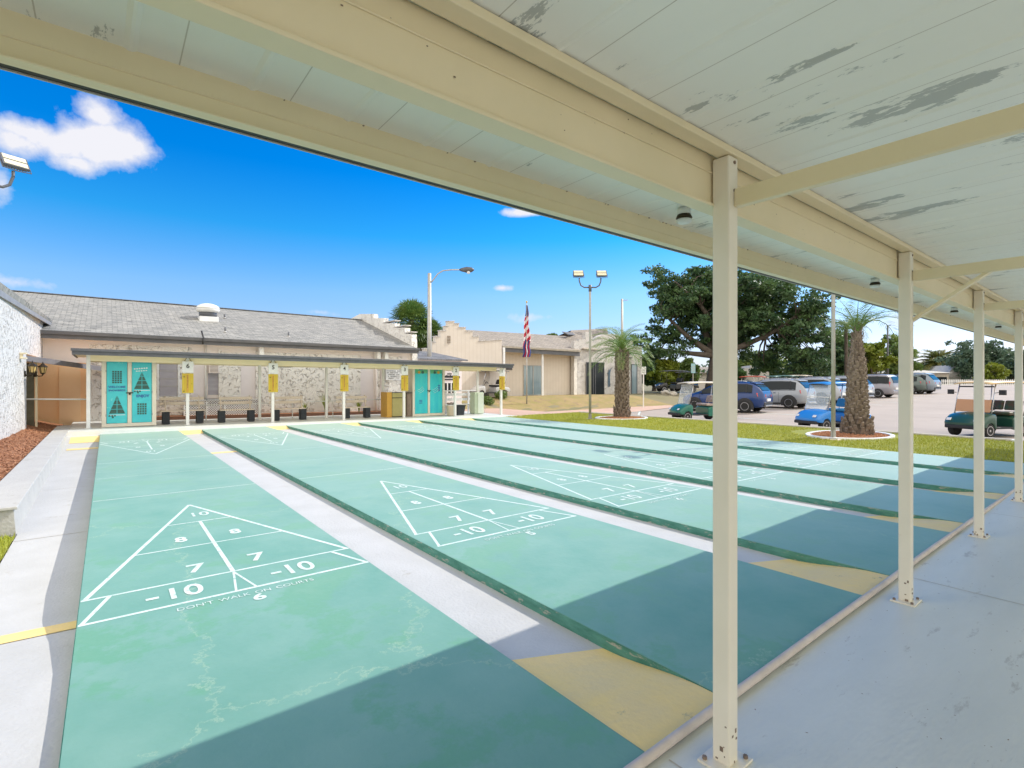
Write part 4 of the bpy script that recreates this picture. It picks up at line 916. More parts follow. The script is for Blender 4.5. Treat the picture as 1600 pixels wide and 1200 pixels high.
for i in range(7000):
    x = -.64-1.1*rs.random(); y = 1.6+2.1*rs.random(); z = -.2; a_ = rs.random()*pi; h = .02+.035*rs.random()
    b.quad((x-.006*cos(a_), y-.006*sin(a_), z-.01), (x+.006*cos(a_), y+.006*sin(a_), z-.01), (x+rs.gauss(0,.02), y+rs.gauss(0,.02), z+h))
b.build('grass_tuft', 'blade', kind='stuff', label='small patch of grass at the near end of the planter wall', category='grass')
# ------------------------------------------------------------------ second building (stepped gable, flat-eaved facade, arched stucco corner)
YG = 24.2
b2 = T('community_hall', 'tan hall with stepped gable, dark-eaved facade and an arched white stucco corner', 'building', (0, YG, 0))
def X2(u, Y=YG): return onY(u, 600, Y).x
prof = [(648,628),(648,556),(663,556),(663,545),(672,545),(672,535),(680,535),(680,526),(688,526),(688,517),(696,517),(696,510),(700,510),(700,502.5),(710,502.5),(710,506),(717,506),(717,512),(727.5,512),(727.5,518),(738.5,518),(738.5,526),(748,526),(748,533.5),(784,531),(784,628)]
poly = [(onY(u, v, YG).x, onY(u, v, YG).z) for u, v in prof]
poly[0] = (poly[0][0], -.3); poly[-1] = (poly[-1][0], -.3)
b = MB(); b.prism(poly, (0,0,0), (1,0,0), (0,0,1), (0,.3,0)); gw = b.build('gable_wall', 'rib', b2)
b = MB()
for (x0, z0), (x1, z1) in zip(poly[1:-1], poly[2:-1]):
    if abs(x1-x0) > .12: b.hexa([(x0-.03,-.04,z0+.002),(x1+.03,-.04,z1+.002),(x1+.03,.34,z1+.002),(x0-.03,.34,z0+.002),(x0-.03,-.04,z0+.05),(x1+.03,-.04,z1+.05),(x1+.03,.34,z1+.05),(x0-.03,.34,z0+.05)])
b.build('coping', 'wing', gw)
b = MB(); p = onY(699, 536, YG); q = onY(703.5, 525, YG); b.box(p.x,-.03,p.z,q.x,-.001,q.z); gv = b.build('gable_vent', 'brownp', b2)
b = MB()
for i in range(5): b.box(p.x-.01,-.05,p.z+(q.z-p.z)*i/5,q.x+.01,-.031,p.z+(q.z-p.z)*i/5+.03)
b.build('louvre', 'conc', gv)
YS = 25.4  # recessed facade
xa2, xb2 = X2(784.5), onY(905, 600, YS).x
b = MB(); b.box(xa2, YS-YG, -.1, xb2, YS-YG+.2, 3.9); b.build('facade_wall', 'rib', b2)
b = MB(); b.box(xa2-.0, .301, -.1, xa2+.12, YS-YG, 3.9); b.build('return_wall', 'rib', b2)
e0 = onY(787, 540.5, 24.4); e1 = onY(906, 547.5, 24.4)
b = MB(); b.hexa([(e0.x,.2,e0.z-.40),(e1.x,.2,e1.z-.45),(e1.x,.26,e1.z-.45),(e0.x,.26,e0.z-.40),(e0.x,.2,e0.z-.13),(e1.x,.2,e1.z-.13),(e1.x,.26,e1.z-.13),(e0.x,.26,e0.z-.13)]); b.build('fascia_board', 'darkfascia', b2)
b = MB(); b.hexa([(e0.x-.1,.08,e0.z-.125),(e1.x,.08,e1.z-.125),(e1.x,.27,e1.z-.125),(e0.x-.1,.27,e0.z-.125),(e0.x-.1,.05,e0.z),(e1.x,.05,e1.z),(e1.x,.27,e1.z),(e0.x-.1,.27,e0.z)]); b.build('gutter', 'conc', b2)
b = MB(); b.hexa([(e0.x,.27,e0.z-.38),(e1.x,.27,e1.z-.42),(e1.x,YS-YG,e1.z-.42),(e0.x,YS-YG,e0.z-.38),(e0.x,.27,e0.z-.30),(e1.x,.27,e1.z-.34),(e1.x,YS-YG,e1.z-.34),(e0.x,YS-YG,e0.z-.30)]); b.build('soffit', 'vinyl', b2)
# roofs
r0 = onY(728, 515.5, 30); r1 = onY(893, 525.5, 30)
b = MB(); b.hexa([(e0.x-4.6,.30,e0.z-.05),(e1.x,.30,e1.z-.05),(r1.x+1.5,5.8,r1.z-.1),(r0.x-2,5.8,r0.z-.1),(e0.x-4.6,.30,e0.z+.02),(e1.x,.30,e1.z+.02),(r1.x+1.5,5.8,r1.z),(r0.x-2,5.8,r0.z)])
b.hexa([(r0.x-2,5.8,r0.z-.1),(r1.x+1.5,5.8,r1.z-.1),(r1.x+1.5,12,e1.z),(r0.x-2,12,e0.z),(r0.x-2,5.8,r0.z),(r1.x+1.5,5.8,r1.z),(r1.x+1.5,12,e1.z+.05),(r0.x-2,12,e0.z+.05)])
b.build('roof', 'shingle_tan', b2)
a_ = onY(872, 535, 27.5); c_ = onY(906, 517, 30); d_ = onY(938, 512, 30); f_ = onY(912, 545, 24.6)
b = MB(); b.add([(a_.x,3.0,a_.z-.35),(f_.x,.35,f_.z-.02),(f_.x+4.2,.9,f_.z),(d_.x+1,5.9,d_.z),(c_.x-1,5.9,c_.z),(d_.x+1,12,3.4),(a_.x,12,3.4)], [(0,1,2,3,4),(4,3,5,6)]); b.build('hip_roof', 'shingle_tan', b2)
b = MB(); p = onY(887,522,28.6); b.hexa([(p.x,4.3,p.z-.1),(p.x+1.6,4.3,p.z-.14),(p.x+1.6,5.1,p.z+.16),(p.x,5.1,p.z+.2),(p.x,4.3,p.z-.02),(p.x+1.6,4.3,p.z-.06),(p.x+1.6,5.1,p.z+.24),(p.x,5.1,p.z+.28)]); b.build('skylight', 'slate', b2)
# facade sliding doors
def win(u0, u1, v0, v1, Y, glass, par, yo=-.03, mull=(), fm='galv', fw=.05):
    p = onY(u0, v1, Y); q = onY(u1, v0, Y); z0, z1 = p.z, q.z
    g_ = MB(); g_.box(p.x, Y-YG+yo, z0, q.x, Y-YG+yo+.02, z1); o = g_.build('window', glass, par)
    f = MB(); y0_, y1_ = Y-YG+yo-.03, Y-YG+yo+.022
    f.box(p.x-fw, y0_, z0-fw, p.x, y1_, z1+fw); f.box(q.x, y0_, z0-fw, q.x+fw, y1_, z1+fw); f.box(p.x, y0_, z1, q.x, y1_, z1+fw); f.box(p.x, y0_, z0-fw, q.x, y1_, z0)
    for m_ in mull: xm = p.x+(q.x-p.x)*m_; f.box(xm-.03, y0_, z0, xm+.03, Y-YG+yo-.001, z1)
    f.build('window_frame', fm, o); return o
win(818, 845.5, 572, 617, YS, 'paleglass', b2, mull=(.52,))
win(893.5, 899.5, 567, 617, YS, 'paleglass', b2, fm='darkmetal')
x_ = onY(847.5, 600, 24.6).x; b = MB(); b.box(x_-.06,.34,-.1,x_+.06,.46,e0.z-.3); b.build('post', 'white', b2)
x_ = onY(786.5, 600, 24.3).x; b = MB(); b.box(x_-.08,.0,-.1,x_+.08,.12,e0.z-.12); b.build('downpipe', 'white', b2)
# illegible unit sign
p = onY(791, 578, YS-.05); q = onY(801, 573.8, YS-.05)
t = T('unit_sign', 'tiny dark number plaque high on the hall facade beside the white downpipe', 'sign', (p.x, YS-.06, p.z))
b = MB(); W, Hh = q.x-p.x, q.z-p.z
for i in range(5): b.box(W*i/5,0,0,W*i/5+W*.13,.05,Hh); b.box(W*i/5,0,Hh*.75,W*i/5+(W*.17 if i % 2 else W*.1),.05,Hh)
b.build('lettering', 'darkmetal', t)
# arched stucco corner
YC = 24.9
cp = [(898,640),(898,533.5),(903.5,533.5),(903.5,531),(909,531),(909,527),(916,527),(916,520),(927,520),(930,524),(933,527)]
n_ = 10
cp = [(897,628),(897,532),(905,532),(905,530),(915,530),(915,519),(925,519),(926,533)]+[(926+1.5+ (951-926)*(1-cos(pi*i/14))*1.0, 535-13.5*sin(pi*i/14)) for i in range(0, 15)]
cp = [(u, v) for u, v in cp if u < 978]+[(978,534),(986,531),(989,534),(989,541),(1003,541.5),(1003,628)]
poly = [(onY(u, v, YC).x, onY(u, v, YC).z) for u, v in cp]; poly[0] = (poly[0][0], -.3); poly[-1] = (poly[-1][0], -.3)
b = MB(); b.prism(poly, (0, YC-YG, 0), (1,0,0), (0,0,1), (0,.35,0)); b.build('arched_wall', 'wing', b2)
b = MB(); b.box(poly[-1][0]-.3, YC-YG+.351, -.3, poly[-1][0], YC-YG+9, 3.2); b.box(poly[0][0], YC-YG-.0, -.3, poly[0][0]+.3, YC-YG-.01, 3.2); b.build('side_wall', 'stone', b2)
win(915.5, 942.5, 567.5, 617, YC, 'glass', b2, yo=-.06, mull=(.38,.5), fm='darkmetal')
win(986, 994, 570, 617, YC, 'paleglass', b2, yo=-.06, fm='darkmetal')
b = MB()
for u in (957, 984, 1001): p = onY(u, 542 if u < 980 else 560, YC); b.box(p.x-.1,YC-YG-.2,p.z,p.x+.1,YC-YG-.001,p.z+.1)
b.build('wall_lamp', 'darkmetal', b2)
# golfer silhouettes: flat cut-out figures fixed to the wall
def golfer(u, v0, v1, label, flip=1):
    p = onY(u, v1, YC); s_ = (onY(u, v0, YC).z-p.z)
    t = T('wall_silhouette', label, 'wall art', (p.x, YC-.07, p.z), 0, 'golfer silhouettes on the stucco corner')
    pts_ = [(-.10,0),(-.02,.0),(.00,.22),(.03,.40),(.06,.22),(.10,.02),(.18,.03),(.15,.28),(.14,.50),(.15,.66),(.19,.80),(.27,.93),(.33,.985),(.30,1.0),(.22,.94),(.11,.83),(.08,.92),(.0,.93),(-.03,.85),(.0,.80),(-.10,.78),(-.16,.70),(-.12,.66),(-.05,.70),(-.07,.52),(-.09,.30)]
    b = MB(); b.prism([(x*s_*flip*.62, z*s_) for x, z in pts_], (0,0,0), (1,0,0), (0,0,1), (0,.03,0)); b.build('figure', mat('blue_grey_cutout', (.09,.14,.19), rough=.5), t)
    b = MB(); b.bar((.20*s_*flip,.015,.985*s_),(.30*s_*flip,.015,1.03*s_),.02,.03); b.build('club', 'darkmetal', t)
golfer(950.5, 575, 605, 'blue-grey golfer silhouette in full swing, beside the dark glass doors')
golfer(966, 578, 604, 'blue-grey golfer silhouette half hidden by the shorter palm trunk', -1)
# entrance block between the two buildings with lettering and window
YE2 = 21.6
eb = T('entrance_block', 'small entrance block with slate roof, dark lettering and a dark window behind the second locker', 'building', (0, YE2, 0))
x0, x1 = onY(672, 600, YE2).x, onY(721.5, 600, YE2).x; zt = onY(700, 563, YE2).z
b = MB(); b.box(x0-1.2, 0, -.3, x1, .2, zt); b.box(x1-.2, .2, -.3, x1, 2.6, zt); b.build('wall', 'mauve', eb)
sl = [onY(648, 552, YE2), onY(703, 553, YE2+2.4), onY(724, 563.5, YE2-.4)]
b = MB(); zt2 = zt+.55
b.add([(x0-2.2,-.35,zt-.03),(x1+.2,-.35,zt-.03),(x1-.8,2.55,zt2),(x0-2.2,2.55,zt2),(x0-2.2,-.35,zt+.05),(x1+.2,-.35,zt+.05),(x1-.8,2.55,zt2+.08),(x0-2.2,2.55,zt2+.08)], [(3,2,1,0),(4,5,6,7),(0,1,5,4),(1,2,6,5),(2,3,7,6),(3,0,4,7)]); b.build('roof', 'slate', eb)
def wq(u, v): p = onY(u, v, YE2); return p.x, p.z
b = MB()
for i in range(9): x_, z_ = wq(691.5+i*1.9, 590.2); b.box(x_, -.03, z_, x_+.07, -.001, z_+.12+.03*(i % 3 == 0))
for i in range(11): x_, z_ = wq(691.5+i*1.5, 594.0); b.box(x_, -.03, z_, x_+.05, -.001, z_+.07)
for i in range(4): x_, z_ = wq(699+i*1.7, 585); b.box(x_, -.03, z_, x_+.06, -.001, z_+.06)
for u_ in (688.5, 714.5): x_, z_ = wq(u_, 591); b.box(x_, -.03, z_, x_+.16, -.001, z_+.12)
for u_, s_ in ((689.5, 1), (715, -1)):
    x_, z_ = wq(u_, 580.5)
    b.prism([(s_*.17*cos(a)*r, .30*sin(a)) for r, rng in ((1, range(-6, 7)),) for a in [pi/12*k for k in rng]]+[(s_*.09*cos(a), .26*sin(a)) for a in [pi/12*k for k in range(6, -7, -1)]], (x_, -.03, z_), (1,0,0), (0,0,1), (0,.025,0))
b.build('lettering', 'ink', eb)
p = onY(692, 614, YE2); q = onY(712, 598.5, YE2)
b = MB(); b.box(p.x,-.02,p.z,q.x,-.001,q.z); o = b.build('window', 'glass', eb)
b = MB()
for f in (0,.33,.62,1): b.box(p.x+(q.x-p.x)*f-.03,-.05,p.z,p.x+(q.x-p.x)*f+.03,-.021,q.z)
b.build('window_frame', 'white', o)
b = MB(); p_ = onY(686, 614, YE2); b.box(p_.x,-.015,p_.z,p.x-.04,-.001,q.z); b.build('shutter', 'brownp', eb)
# ------------------------------------------------------------------ golf cart behind shelter, boulders
def wheelset(t, spots, r, w, rimc='chrome', spokes=5, name='wheel', ax='y'):
    for (x, y) in spots:
        wv = MB(); sg = 1 if y > 0 else -1
        wv.lathe([(r*.60,-w/2*.9),(r*.86,-w/2),(r*.97,-w/2*.8),(r,-w/2*.45),(r,w/2*.45),(r*.97,w/2*.8),(r*.86,w/2),(r*.60,w/2*.9)], (x, y, r), 28, 'y'); o = wv.build(name, 'rubber', t, smooth=True)
        rm = MB(); rm.lathe([(r*.62,-w*.30),(r*.62,w*.30)], (x, y, r), 20, 'y')
        rm.build('wheel_well_disc', 'trimblack', o)
        rm = MB(); yo = y+sg*w*.36
        for k_ in range(spokes):
            a = 2*pi*k_/spokes+.3; c0, s0 = cos(a), sin(a)
            rm.bar((x+c0*r*.08, yo, r+s0*r*.08), (x+c0*r*.60, yo+sg*.0, r+s0*r*.60), r*.16, .03, (0,1,0))
        rm.lathe([(r*.16,-.02),(r*.16,.02)], (x, yo, r), 12, 'y')
        n = 24; rr0, rr1 = r*.56, r*.66
        vs = [(x+cos(2*pi*k_/n)*q, yo+dy, r+sin(2*pi*k_/n)*q) for q, dy in ((rr0,-.02),(rr1,-.02),(rr1,.022),(rr0,.022)) for k_ in range(n)]
        rm.add(vs, [(a*n+k_, a*n+(k_+1) % n, ((a+1) % 4)*n+(k_+1) % n, ((a+1) % 4)*n+k_) for a in range(4) for k_ in range(n)])
        rm.build('rim', rimc, o, smooth=False)
def golf_cart(label, pos, rz, body, seatm, roofm, shield=None, mirrors=False, long=0, group='golf carts in the parking lot', rimc='chrome', zs=1.0, dark=False):
    t = T('golf_cart', label, 'golf cart', pos, rz, group)
    # side profile of front cowl, x forward; z up
    W = .58
    b = MB()
    pr_ = [(1.28,.34),(1.30,.46),(1.22,.60),(1.02,.74),(.80,.80),(.66,.80),(.60,.72),(.60,.30),(.66,.27),(.72,.42),(.86,.50),(1.02,.46),(1.10,.32)]
    nst = 7
    rings = []
    for i in range(nst):
        f = -1+2*i/(nst-1); bul = 1-.16*abs(f)**3
        rings.append([(.62+(x-.62)*bul, f*W, .28+(z-.28)*(1-.12*f*f)) for x, z in pr_])
    n = len(pr_); vs = [p for r_ in rings for p in r_]
    b.add(vs, [(i*n+k, i*n+(k+1) % n, (i+1)*n+(k+1) % n, (i+1)*n+k) for i in range(nst-1) for k in range(n)]+[tuple(range(n)), tuple((nst-1)*n+k for k in reversed(range(n)))])
    b.build('front_cowl', body, t, smooth=True, bevel=.02)
    b = MB(); b.box(-.15,-W,.27,.62,W,.33); b.build('floor', 'trimblack', t, bevel=.01)
    b = MB()
    pr2 = [(-.15,.28),(-.15,.62),(-.22,.68),(-.80,.70),(-1.14-long,.64),(-1.20-long,.50),(-1.16-long,.36),(-1.0-long,.40),(-.86,.52),(-.66,.52),(-.52,.38),(-.48,.28)]
    rings = []
    for i in range(7):
        f = -1+2*i/6; rings.append([(x, f*W*(1 if x > -1 else .97), z-.05*(abs(f) > .9)) for x, z in pr2])
    n = len(pr2); b.add([p for r_ in rings for p in r_], [(i*n+k, i*n+(k+1) % n, (i+1)*n+(k+1) % n, (i+1)*n+k) for i in range(6) for k in range(n)]+[tuple(range(n)), tuple(6*n+k for k in reversed(range(n)))])
    b.build('rear_body', body, t, smooth=False, bevel=.03)
    b = MB(); b.box(-.66,-.50,.69,-.12,-.02,.80); b.box(-.66,.02,.69,-.12,.50,.80); b.build('seat', seatm, t, bevel=.04)
    b = MB(); 
    for s_ in (-1, 1):
        y0, y1 = sorted((s_*.02, s_*.50)); b.hexa([(-.72,y0,.84),(-.60,y0,.84),(-.60,y1,.84),(-.72,y1,.84),(-.80,y0,1.16),(-.70,y0,1.16),(-.70,y1,1.16),(-.80,y1,1.16)])
    b.build('backrest', seatm, t, bevel=.04)
    if long:
        b = MB(); b.box(-1.35,-.48,.70,-.92,.48,.80); b.hexa([(-.90,-.48,.80),(-.82,-.48,.80),(-.82,.48,.80),(-.90,.48,.80),(-.86,-.48,1.12),(-.80,-.48,1.12),(-.80,.48,1.12),(-.86,.48,1.12)]); b.build('rear_seat', seatm, t, bevel=.03)
    H0 = 1.74*zs
    for s_ in (-1, 1):
        b = MB(); b.tube([(.78,s_*.53,.74),(.66,s_*.53,1.25),(.55,s_*.52,H0)], .018, 8)
        b.build('strut', 'chrome' if not dark else 'trimblack', t, smooth=True)
        b = MB(); b.tube([(-.74,s_*.50,.66),(-.92,s_*.51,1.2),(-.96-long*.3,s_*.51,H0)], .018, 8)
        b.build('strut', 'chrome' if not dark else 'trimblack', t, smooth=True)
    b = MB(); nx, ny = 10, 8; top = []; 
    x0_, x1_ = -1.12-long*.6, .80
    for i in range(nx+1):
        for j in range(ny+1):
            x = x0_+(x1_-x0_)*i/nx; y = -.60+1.2*j/ny; fx = 2*i/nx-1; fy = 2*j/ny-1
            k_ = 1-.10*abs(fx)**6; z = H0+.075-.05*abs(fx)**3-.045*abs(fy)**3
            top.append((x, y*k_, z))
    m_ = len(top); b.add(top+[(x, y, z-.035) for x, y, z in top], [(i*(ny+1)+j, (i+1)*(ny+1)+j, (i+1)*(ny+1)+j+1, i*(ny+1)+j+1) for i in range(nx) for j in range(ny)]+[(m_+i*(ny+1)+j+1, m_+(i+1)*(ny+1)+j+1, m_+(i+1)*(ny+1)+j, m_+i*(ny+1)+j) for i in range(nx) for j in range(ny)]+
      [(i*(ny+1), m_+i*(ny+1), m_+(i+1)*(ny+1), (i+1)*(ny+1)) for i in range(nx)]+[((i+1)*(ny+1)+ny, m_+(i+1)*(ny+1)+ny, m_+i*(ny+1)+ny, i*(ny+1)+ny) for i in range(nx)]+[(j+1, m_+j+1, m_+j, j) for j in range(ny)]+[(nx*(ny+1)+j, m_+nx*(ny+1)+j, m_+nx*(ny+1)+j+1, nx*(ny+1)+j+1) for j in range(ny)])
    b.build('roof', roofm, t, smooth=True)
    if shield:
        b = MB()
        if shield == 'smoke': b.hexa([(.785,-.50,.80),(.795,-.50,.80),(.795,.50,.80),(.785,.50,.80),(.70,-.50,1.20),(.71,-.50,1.20),(.71,.50,1.20),(.70,.50,1.20)])
        else: b.hexa([(.785,-.51,.78),(.793,-.51,.78),(.793,.51,.78),(.785,.51,.78),(.585,-.50,H0-.06),(.593,-.50,H0-.06),(.593,.50,H0-.06),(.585,.50,H0-.06)])
        o = b.build('windshield', 'smoke' if shield == 'smoke' else 'clearplastic', t)
        if shield == 'smoke': b = MB(); b.tube([(.60,-.5,H0-.12),(.60,.5,H0-.12)], .022, 8); b.build('roof_bar', 'trimblack', t, smooth=True)
        else: b = MB(); b.bar((.70,-.51,1.24),(.70,.51,1.24),.012,.03); b.build('windshield_seam', 'wpost', o)
    b = MB(); b.cyl((.62,.24,.72),(.40,.24,.98),.02,n=8)
    n = 20; c = Vector((.40,.24,.98)); a1_ = Vector((0,1,0)); a2 = Vector((.76,0,.65)).normalized()
    ring = [c+(a1_*cos(2*pi*k/n)+a2*sin(2*pi*k/n))*.17 for k in range(n+1)]; b.tube(ring, .014, 6, cap=False); b.bar(ring[0], ring[n//2], .02, .01); b.build('steering_wheel', 'trimblack', t, smooth=True)
    wheelset(t, ((.86,.47),(.86,-.47),(-.76,.47),(-.76,-.47)), .225, .19, rimc, 6)
    b = MB()
    for s_ in (-1, 1): b.lathe([(.045,-.02),(.05,.0)], (0,0,0), 12) if False else b.hexa([(1.24,s_*.40-.07,.52),(1.285,s_*.40-.07,.52),(1.285,s_*.40+.07,.52),(1.24,s_*.40+.07,.52),(1.20,s_*.40-.07,.60),(1.23,s_*.40-.07,.60),(1.23,s_*.40+.07,.60),(1.20,s_*.40+.07,.60)])
    b.build('headlight', 'lampclear', t, bevel=.01)
    b = MB(); b.box(1.12,-.50,.26,1.31,.50,.38); b.build('front_bumper', 'trimblack', t, bevel=.03)
    b = MB(); b.box(-1.24-long,-.48,.34,-1.14-long,.48,.44); b.build('rear_bumper', 'trimblack', t, bevel=.03)
    if mirrors:
        for s_ in (-1, 1):
            b = MB(); b.cyl((.66,s_*.55,1.42),(.66,s_*.68,1.44),.012,n=6); b.hexa([(.60,s_*.66,1.36),(.66,s_*.66,1.36),(.66,s_*.84,1.36),(.60,s_*.84,1.36),(.60,s_*.66,1.52),(.66,s_*.66,1.52),(.66,s_*.84,1.52),(.60,s_*.84,1.52)]); b.build('mirror', 'trimblack', t, bevel=.02)
    return t
def AZ(a): return R(90-a)
def hit(u, v, off=0):
    d = 8
    while d < 120:
        p = at(u, v, d)
        if p.z <= H(p.x, p.y)+.01: return Vector((p.x, p.y, H(p.x, p.y)+.012))
        d += .05
    return p
gp = paint('cart_green', (.02,.16,.11)); bp_ = paint('cart_blue', (.03,.24,.68)); dp = paint('cart_dark_green', (.015,.07,.045)); kp = paint('cart_black', (.02,.02,.02)); wp = paint('cart_white', (.6,.6,.6)); rp = paint('cart_red', (.28,.03,.02)); tp = paint('cart_pale', (.45,.47,.42))
cr = mat('cream_cart_roof', (.66,.60,.50), rough=.5); tanr = mat('tan_cart_roof', (.70,.50,.26), rough=.5); redr = mat('red_cart_roof', (.40,.08,.05), rough=.5); tealr = mat('teal_cart_roof', (.10,.20,.20), rough=.5); brs = mat('brown_cream_seat', (.30,.20,.17), (.50,.42,.36), rough=.5, scale=8)
p = at(1092, 655, 24.2); golf_cart('green golf cart with cream roof and folded clear windshield, left of the nearest canopy post', (p.x, p.y, H(p.x, p.y)+.012), AZ(-62), gp, brs, cr, 'clear')
p = at(1302, 672, 19.6); golf_cart('bright blue golf cart with blue roof and clear windshield, behind the light pole', (p.x, p.y, H(p.x, p.y)+.012), AZ(-66), bp_, mat('blue_seat', (.03,.22,.42), rough=.5), bp_, 'clear')
p = at(1546, 686, 17.2); golf_cart('dark green golf cart with tan roof, mirrors and smoked amber windshield at the far right', (p.x, p.y, H(p.x, p.y)+.012), AZ(-68), dp, mat('green_striped_seat', (.03,.09,.05), (.10,.05,.03), rough=.5, scale=6), tanr, 'smoke', True)
p = at(1049, 612, 44); golf_cart('black golf cart with rear seat parked under the oak, far left of the lot', (p.x, p.y, p.z), AZ(-60), kp, 'trimblack', 'darkmetal', None, long=.3, dark=True)
p = at(1068, 612, 47); golf_cart('black golf cart with dark roof right beside the one under the oak', (p.x, p.y, p.z), AZ(-50), kp, 'trimblack', 'darkmetal', None, dark=True)
p = at(1173, 619, 42); golf_cart('red-roofed golf cart behind the blue car', (p.x, p.y, H(p.x, p.y)+.0), AZ(-20), rp, 'vinyl', redr, None)
p = at(1194, 619, 43); golf_cart('golf cart with a dark teal roof just right of the red-roofed one', (p.x, p.y, H(p.x, p.y)+.0), AZ(-10), wp, 'trimblack', tealr, None)
p = at(1222, 618, 44); golf_cart('golf cart with a pale green roof behind the nearest silver car', (p.x, p.y, H(p.x, p.y)+.0), AZ(0), tp, 'vinyl', tealr, None)
p = at(1244, 618, 45); golf_cart('golf cart with a cream roof, last of the row behind the silver cars', (p.x, p.y, H(p.x, p.y)+.0), AZ(0), tp, 'vinyl', cr, None)
p = at(766, 626, 34.0); golf_cart('pale grey golf cart parked by the hall wall behind the shelter', (p.x, p.y, H(p.x, p.y)+.01), AZ(-80), wp, 'trimblack', 'darkmetal', None, zs=.98)
# ------------------------------------------------------------------ cars
def car(label, pos, rz, pm, kind='suv', L_=4.6, W=1.84, Hc=1.66, rim='wheelgrey', glassm='glass', group='cars parked in the lot', clad=True, spokes=5):
    t = T('parked_car', label, 'car', pos, rz, group)
    h = Hc; l = L_/2
    # stations: x, z_low, z_belt, z_top, w_belt, w_top   (front = +x)
    if kind == 'van': St = [(-l,.42,.98,1.02,.80,.70),(-l+.06,.30,1.0,1.30,.90,.74),(-l+.22,.27,1.02,h-.14,.94,.74),(-l+.45,.25,1.02,h-.03,.97,.76),(-l+1.0,.22,1.0,h,1,.78),(-.5,.2,.98,h,1,.79),(.2,.2,.96,h-.02,1,.78),(.75,.2,.95,h-.14,1,.74),(1.35,.2,.94,1.22,.99,.74),(1.65,.22,.92,1.02,.97,.84),(l-.35,.24,.80,.86,.90,.78),(l-.08,.30,.66,.72,.76,.66),(l,.38,.58,.62,.66,.56)]
    else: St = [(-l,.44,.94,.98,.78,.70),(-l+.07,.34,1.0,1.12,.88,.76),(-l+.25,.30,1.04,1.34,.93,.74),(-l+.55,.27,1.05,h-.10,.96,.74),(-l+.85,.25,1.05,h-.02,.98,.76),(-l+1.4,.22,1.03,h,1,.78),(-.35,.2,1.0,h,1,.79),(.15,.2,.99,h-.05,1,.78),(.60,.2,.98,h-.22,1,.75),(1.15,.2,.97,1.17,.99,.76),(1.40,.22,.96,1.04,.98,.86),(l-.40,.25,.88,.94,.93,.80),(l-.10,.32,.74,.80,.80,.68),(l,.42,.62,.66,.68,.58)]
    w = W/2; rings = []
    for x, zl_, zb, zt, wb, wt in St:
        rings.append([(x, s_*a*w, z) for s_ in (1,) for a, z in ((0,zl_),(wb*.86,zl_),(wb*.97,zl_+.12),(wb,zl_+(zb-zl_)*.55),(wb*.985,zb-.03),(wb*.94,zb),(wt*1.02+(wb*.94-wt*1.02)*.12,zb+(zt-zb)*.88) if zt-zb > .12 else (wt*1.02+(wb*.94-wt*1.02)*.5,zb+(zt-zb)*.6),(wt*.86,zt),(0,zt+.015))])
    b = MB(); m_ = len(rings[0]); full = []
    for r_ in rings: full.append(r_+[(x, -y, z) for x, y, z in reversed(r_[1:-1])])
    n = len(full[0])
    b.add([p for r_ in full for p in r_], [(i*n+k, i*n+(k+1) % n, (i+1)*n+(k+1) % n, (i+1)*n+k) for i in range(len(full)-1) for k in range(n)]+[tuple(range(n)), tuple((len(full)-1)*n+k for k in reversed(range(n)))])
    b.build('body', pm, t, smooth=True, bevel=0)
    # side glass: between belt (5) and cant rail (6), stations with cabin
    cab_ = [i for i in range(len(St)) if St[i][3]-St[i][2] > .16]
    def P(i, f, s_, o=.012):
        a = Vector(rings[i][5]); c = Vector(rings[i][6]); p = a+(c-a)*f; return (p.x, s_*(p.y+o), p.z)
    for s_ in (1, -1):
        b = MB(); ids = cab_[1:] if kind != 'van' else cab_[1:]
        for a, c in zip(ids, ids[1:]):
            f0a = .10; f1a = .93
            b.quad(P(a,f0a,s_),P(c,f0a,s_),P(c,f1a,s_),P(a,f1a,s_))
        b.build('side_window', glassm, t)
        b = MB()
        for i_ in ((cab_[2], cab_[-3]) if kind != 'van' else (cab_[2], cab_[3], cab_[-3])):
            b.bar(P(i_,.08,s_,.018),P(i_,.95,s_,.018),.06,.012,(0,1,0))
        b.bar(P(ids[0],.06,s_,.02),P(ids[-1],.06,s_,.02),.012,.03,(0,1,0))
        b.build('window_pillar', 'trimblack', t)
    # rear & front glass
    def C(i, f, a, o): # cross point on top centreline chain between stations
        pass
    r1, r2 = (2, 3) if kind != 'van' else (1, 2)
    def topp(i, fr_): x = St[i][0]; return x, St[i][3], St[i][5]*w
    xa_, za_, wa_ = topp(r1-1 if kind != 'van' else 1, 0); xb_, zb2, wb2 = topp(r2, 0); xm, zm, wm = topp(r1, 0) if kind != 'van' else (None,)*3
    b = MB(); o = Vector((-.018,0,.012))
    chain = [(St[i][0], St[i][3]+.012, St[i][5]*w*.86) for i in ((1,2,3) if kind != 'van' else (0,1,2))]
    for (x0_, z0_, w0_), (x1_, z1_, w1_) in zip(chain, chain[1:]):
        f0 = .25 if (x0_, z0_) == chain[0][:2] else 0; f1 = .86 if (x1_, z1_) == chain[-1][:2] else 1
        A = Vector((x0_, w0_, z0_)); B = Vector((x1_, w1_, z1_)); p = A+(B-A)*f0; q = A+(B-A)*f1
        b.quad(*[tuple(Vector(v)+o) for v in ((p.x,-p.y,p.z),(p.x,p.y,p.z),(q.x,q.y,q.z),(q.x,-q.y,q.z))])
    b.build('rear_window', glassm, t, smooth=True)
    chain = [(St[i][0], St[i][3]+.012, St[i][5]*w*.84) for i in ((7,8,9) if kind != 'van' else (6,7,8,9))]
    b = MB()
